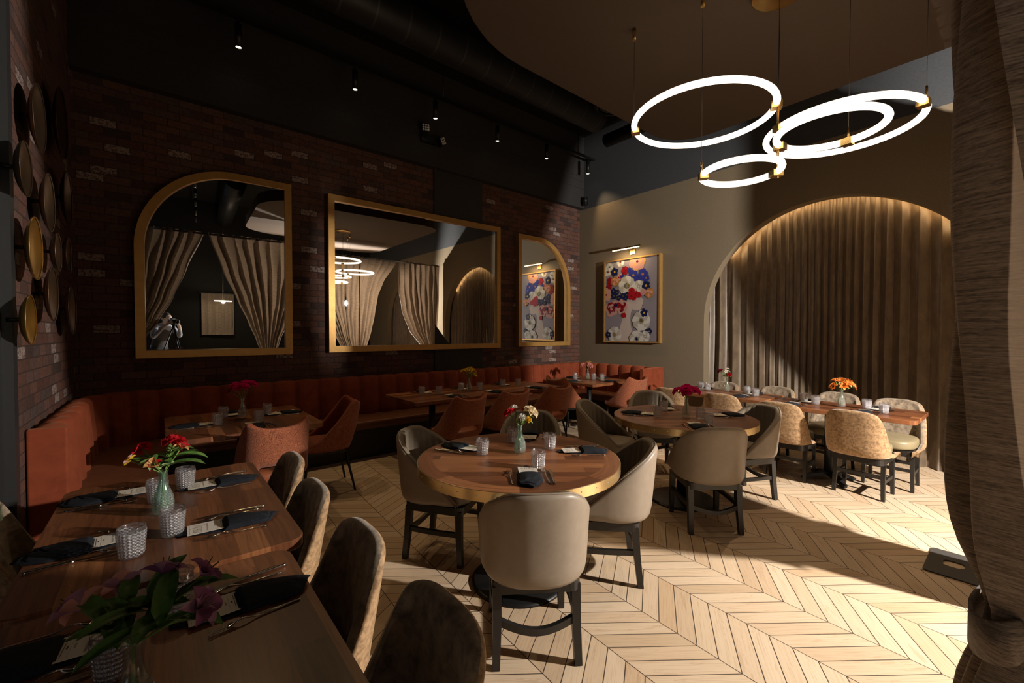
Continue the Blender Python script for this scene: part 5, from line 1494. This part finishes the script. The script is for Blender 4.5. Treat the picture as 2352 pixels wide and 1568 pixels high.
for k in range(3):
    a = 2 * pi * k / 3
    part('stand_leg', MB().tube([(jx, jy, 0.62), (jx + .42 * cos(a), jy + .42 * sin(a), 0.012)], 0.010, 8), MT['blackiron'], st_)

# ------------------------------------------------------------------ photographer with a camera on a tripod, seen in the left mirror
F = Vector((-0.7705, 0.6374, 0)); RT = Vector((0.6374, 0.7705, 0)); UP = Vector((0, 0, 1))
def bp(f, r, z):
    v = F * f + RT * r; return Vector((v.x, v.y, z))
tp = thing('tripod', 'black camera tripod standing in front of the photographer', 'tripod', (0, 0, 0))
ap = bp(-.14, 0, 1.36)
part('head', MB().cyl(ap.x, ap.y, 1.33, 1.425, 0.028, 14).cyl(ap.x, ap.y, 1.425, 1.44, 0.04, 14), MT['blackiron'], tp)
for k in range(3):
    a = atan2(F.y, F.x) + 2 * pi * k / 3
    part('leg', MB().tube([(ap.x + .03 * cos(a), ap.y + .03 * sin(a), 1.34), (ap.x + .26 * cos(a), ap.y + .26 * sin(a), .62), (ap.x + .46 * cos(a), ap.y + .46 * sin(a), 0.010)], 0.014, 10, 0, False, [1, .85, .65]), MT['blackiron'], tp)
pc = thing('photo_camera', 'black camera held to the photographer\'s eye on the tripod', 'camera', (0, 0, 0))
def fbox(m, f0, f1, r0, r1, z0, z1):
    n0 = len(m.v); m.box(f0, f1, r0, r1, z0, z1)
    m.xf(Matrix(((F.x, RT.x, 0, 0), (F.y, RT.y, 0, 0), (0, 0, 1, 0), (0, 0, 0, 1))), n0); return m
part('body', fbox(fbox(MB(), -.20, -.125, -.07, .07, 1.4415, 1.545), -.19, -.13, -.03, .03, 1.545, 1.575), MT['blackiron'], pc)
le = MB().lathe([(0.036, 0.0), (0.038, 0.085), (0.033, 0.085), (0.026, 0.06), (0.0005, 0.055)], 24)
le.xf(Matrix.Translation(bp(-.125, 0, 1.502)) @ F.to_track_quat('Z', 'Y').to_matrix().to_4x4())
part('lens', le, MT['blackgloss'], pc)

def skin_mesh(name, verts, edges, radii, mats, sub=2):
    me = bpy.data.meshes.new(name); me.from_pydata([tuple(v) for v in verts], edges, [])
    o = bpy.data.objects.new(name, me); COL.objects.link(o)
    o.modifiers.new('skin', 'SKIN'); o.modifiers.new('sub', 'SUBSURF').levels = sub
    for i, r in enumerate(radii):
        s = me.skin_vertices[0].data[i]; s.radius = (r, r) if isinstance(r, (int, float)) else r; s.use_root = (i == 0)
    res = bpy.data.meshes.new_from_object(o.evaluated_get(bpy.context.evaluated_depsgraph_get()))
    bpy.data.objects.remove(o); bpy.data.meshes.remove(me)
    res.name = name
    res.materials.clear()
    for m in mats:
        res.materials.append(m)
    for p in res.polygons:
        p.use_smooth = True
    return res
V_, E_, R_ = [], [], []
def bone(par, p, r):
    V_.append(p); R_.append(r)
    if par is not None:
        E_.append((par, len(V_) - 1))
    return len(V_) - 1
pel = bone(None, bp(-.56, 0, .93), (.155, .12)); wai = bone(pel, bp(-.53, 0, 1.08), (.145, .11)); che = bone(wai, bp(-.46, 0, 1.27), (.165, .12)); shc = bone(che, bp(-.405, 0, 1.375), (.12, .09))
nk = bone(shc, bp(-.36, 0, 1.45), .056); hd1 = bone(nk, bp(-.315, 0, 1.515), (.075, .085)); hd2 = bone(hd1, bp(-.315, 0, 1.585), (.083, .10)); hd3 = bone(hd2, bp(-.33, 0, 1.645), (.06, .07))
for s in (-1, 1):
    sh = bone(shc, bp(-.41, .18 * s, 1.365), .064); el = bone(sh, bp(-.33, .285 * s, 1.16), .047); wr = bone(el, bp(-.185, .15 * s, 1.405), .031); pa = bone(wr, bp(-.16, .105 * s, 1.455), (.034, .024))
    for k, (df, dr_, dz) in enumerate(((.035, .0, .055), (.05, -.005, .038), (.055, -.008, .018), (.05, -.008, -.002))):
        k1 = bone(pa, bp(-.145 + df * .5, (.092 + dr_) * s, 1.462 + dz * .8), .0095); bone(k1, bp(-.12 + df, (.080 + dr_) * s, 1.468 + dz), .0085)
    th_ = bone(pa, bp(-.185, .083 * s, 1.49), .0105); bone(th_, bp(-.205, .078 * s, 1.515), .0095)
    hp = bone(pel, bp(-.56, .10 * s, .86), .105); kn_ = bone(hp, bp(-.53, .125 * s, .49), .066); an_ = bone(kn_, bp(-.60, .14 * s, .10), .043); bone(an_, bp(-.47, .155 * s, .045), (.042, .04))
pm_ = skin_mesh('person', V_, E_, R_, [MT['p_skin'], plain('pale_blue_shirt', (.36, .40, .50), .8), plain('dark_vest', (.05, .045, .045), .85), plain('dark_trousers', (.02, .022, .028), .85), plain('black_shoes', (.01, .01, .01), .5)])
for p in pm_.polygons:
    c = p.center; f, r, z = c.dot(F), abs(c.dot(RT)), c.z
    if z < .10: k = 4
    elif z < .97: k = 3
    elif f > -.20 or z > 1.45 and r < .1 and f > -.46: k = 0
    elif r < .155 and z < 1.40: k = 2
    else: k = 1
    p.material_index = k
person = link('person', pm_)
zmin = min(v.co.z for v in pm_.vertices)
for v in pm_.vertices:
    if v.co.z < .12:
        v.co.z = max(v.co.z, 0.002)
tag(person, 'person in pale blue shirt and dark vest at the tripod camera, mirrored on the left', 'person')
hm = MB(); rows = []
for i in range(9):
    a = i / 8 * pi * .62; rows.append([(0.093 * sin(a) * cos(b) - 0.012, 0.088 * sin(a) * sin(b), 0.112 * cos(a)) for b in [2 * pi * j / 20 for j in range(20)]])
hm.grid(rows, 0, True, True)
hm.xf(Matrix.Translation(bp(-.33, 0, 1.592)) @ Matrix(((F.x, RT.x, 0, 0), (F.y, RT.y, 0, 0), (0, 0, 1, 0), (0, 0, 0, 1))) @ Matrix.Rotation(radians(-28), 4, 'Y'))
part('hair', hm, plain('dark_brown_hair', (.03, .018, .012), .7), person)
for nm, sp in (('nose', [(-.215, 0, 1.535, .014)]), ('ear', [(-.325, .088, 1.55, .02)]), ('ear', [(-.325, -.088, 1.55, .02)])):
    e_ = MB()
    for f, r, z, q_ in sp:
        n0 = len(e_.v); e_.lathe([(q_ * sin(pi * i / 8) + 1e-4, q_ * 1.5 * -cos(pi * i / 8)) for i in range(9)], 12); c = bp(f, r, z); e_.xf(Matrix.Translation(c), n0)
    part(nm, e_, MT['p_skin'], person)
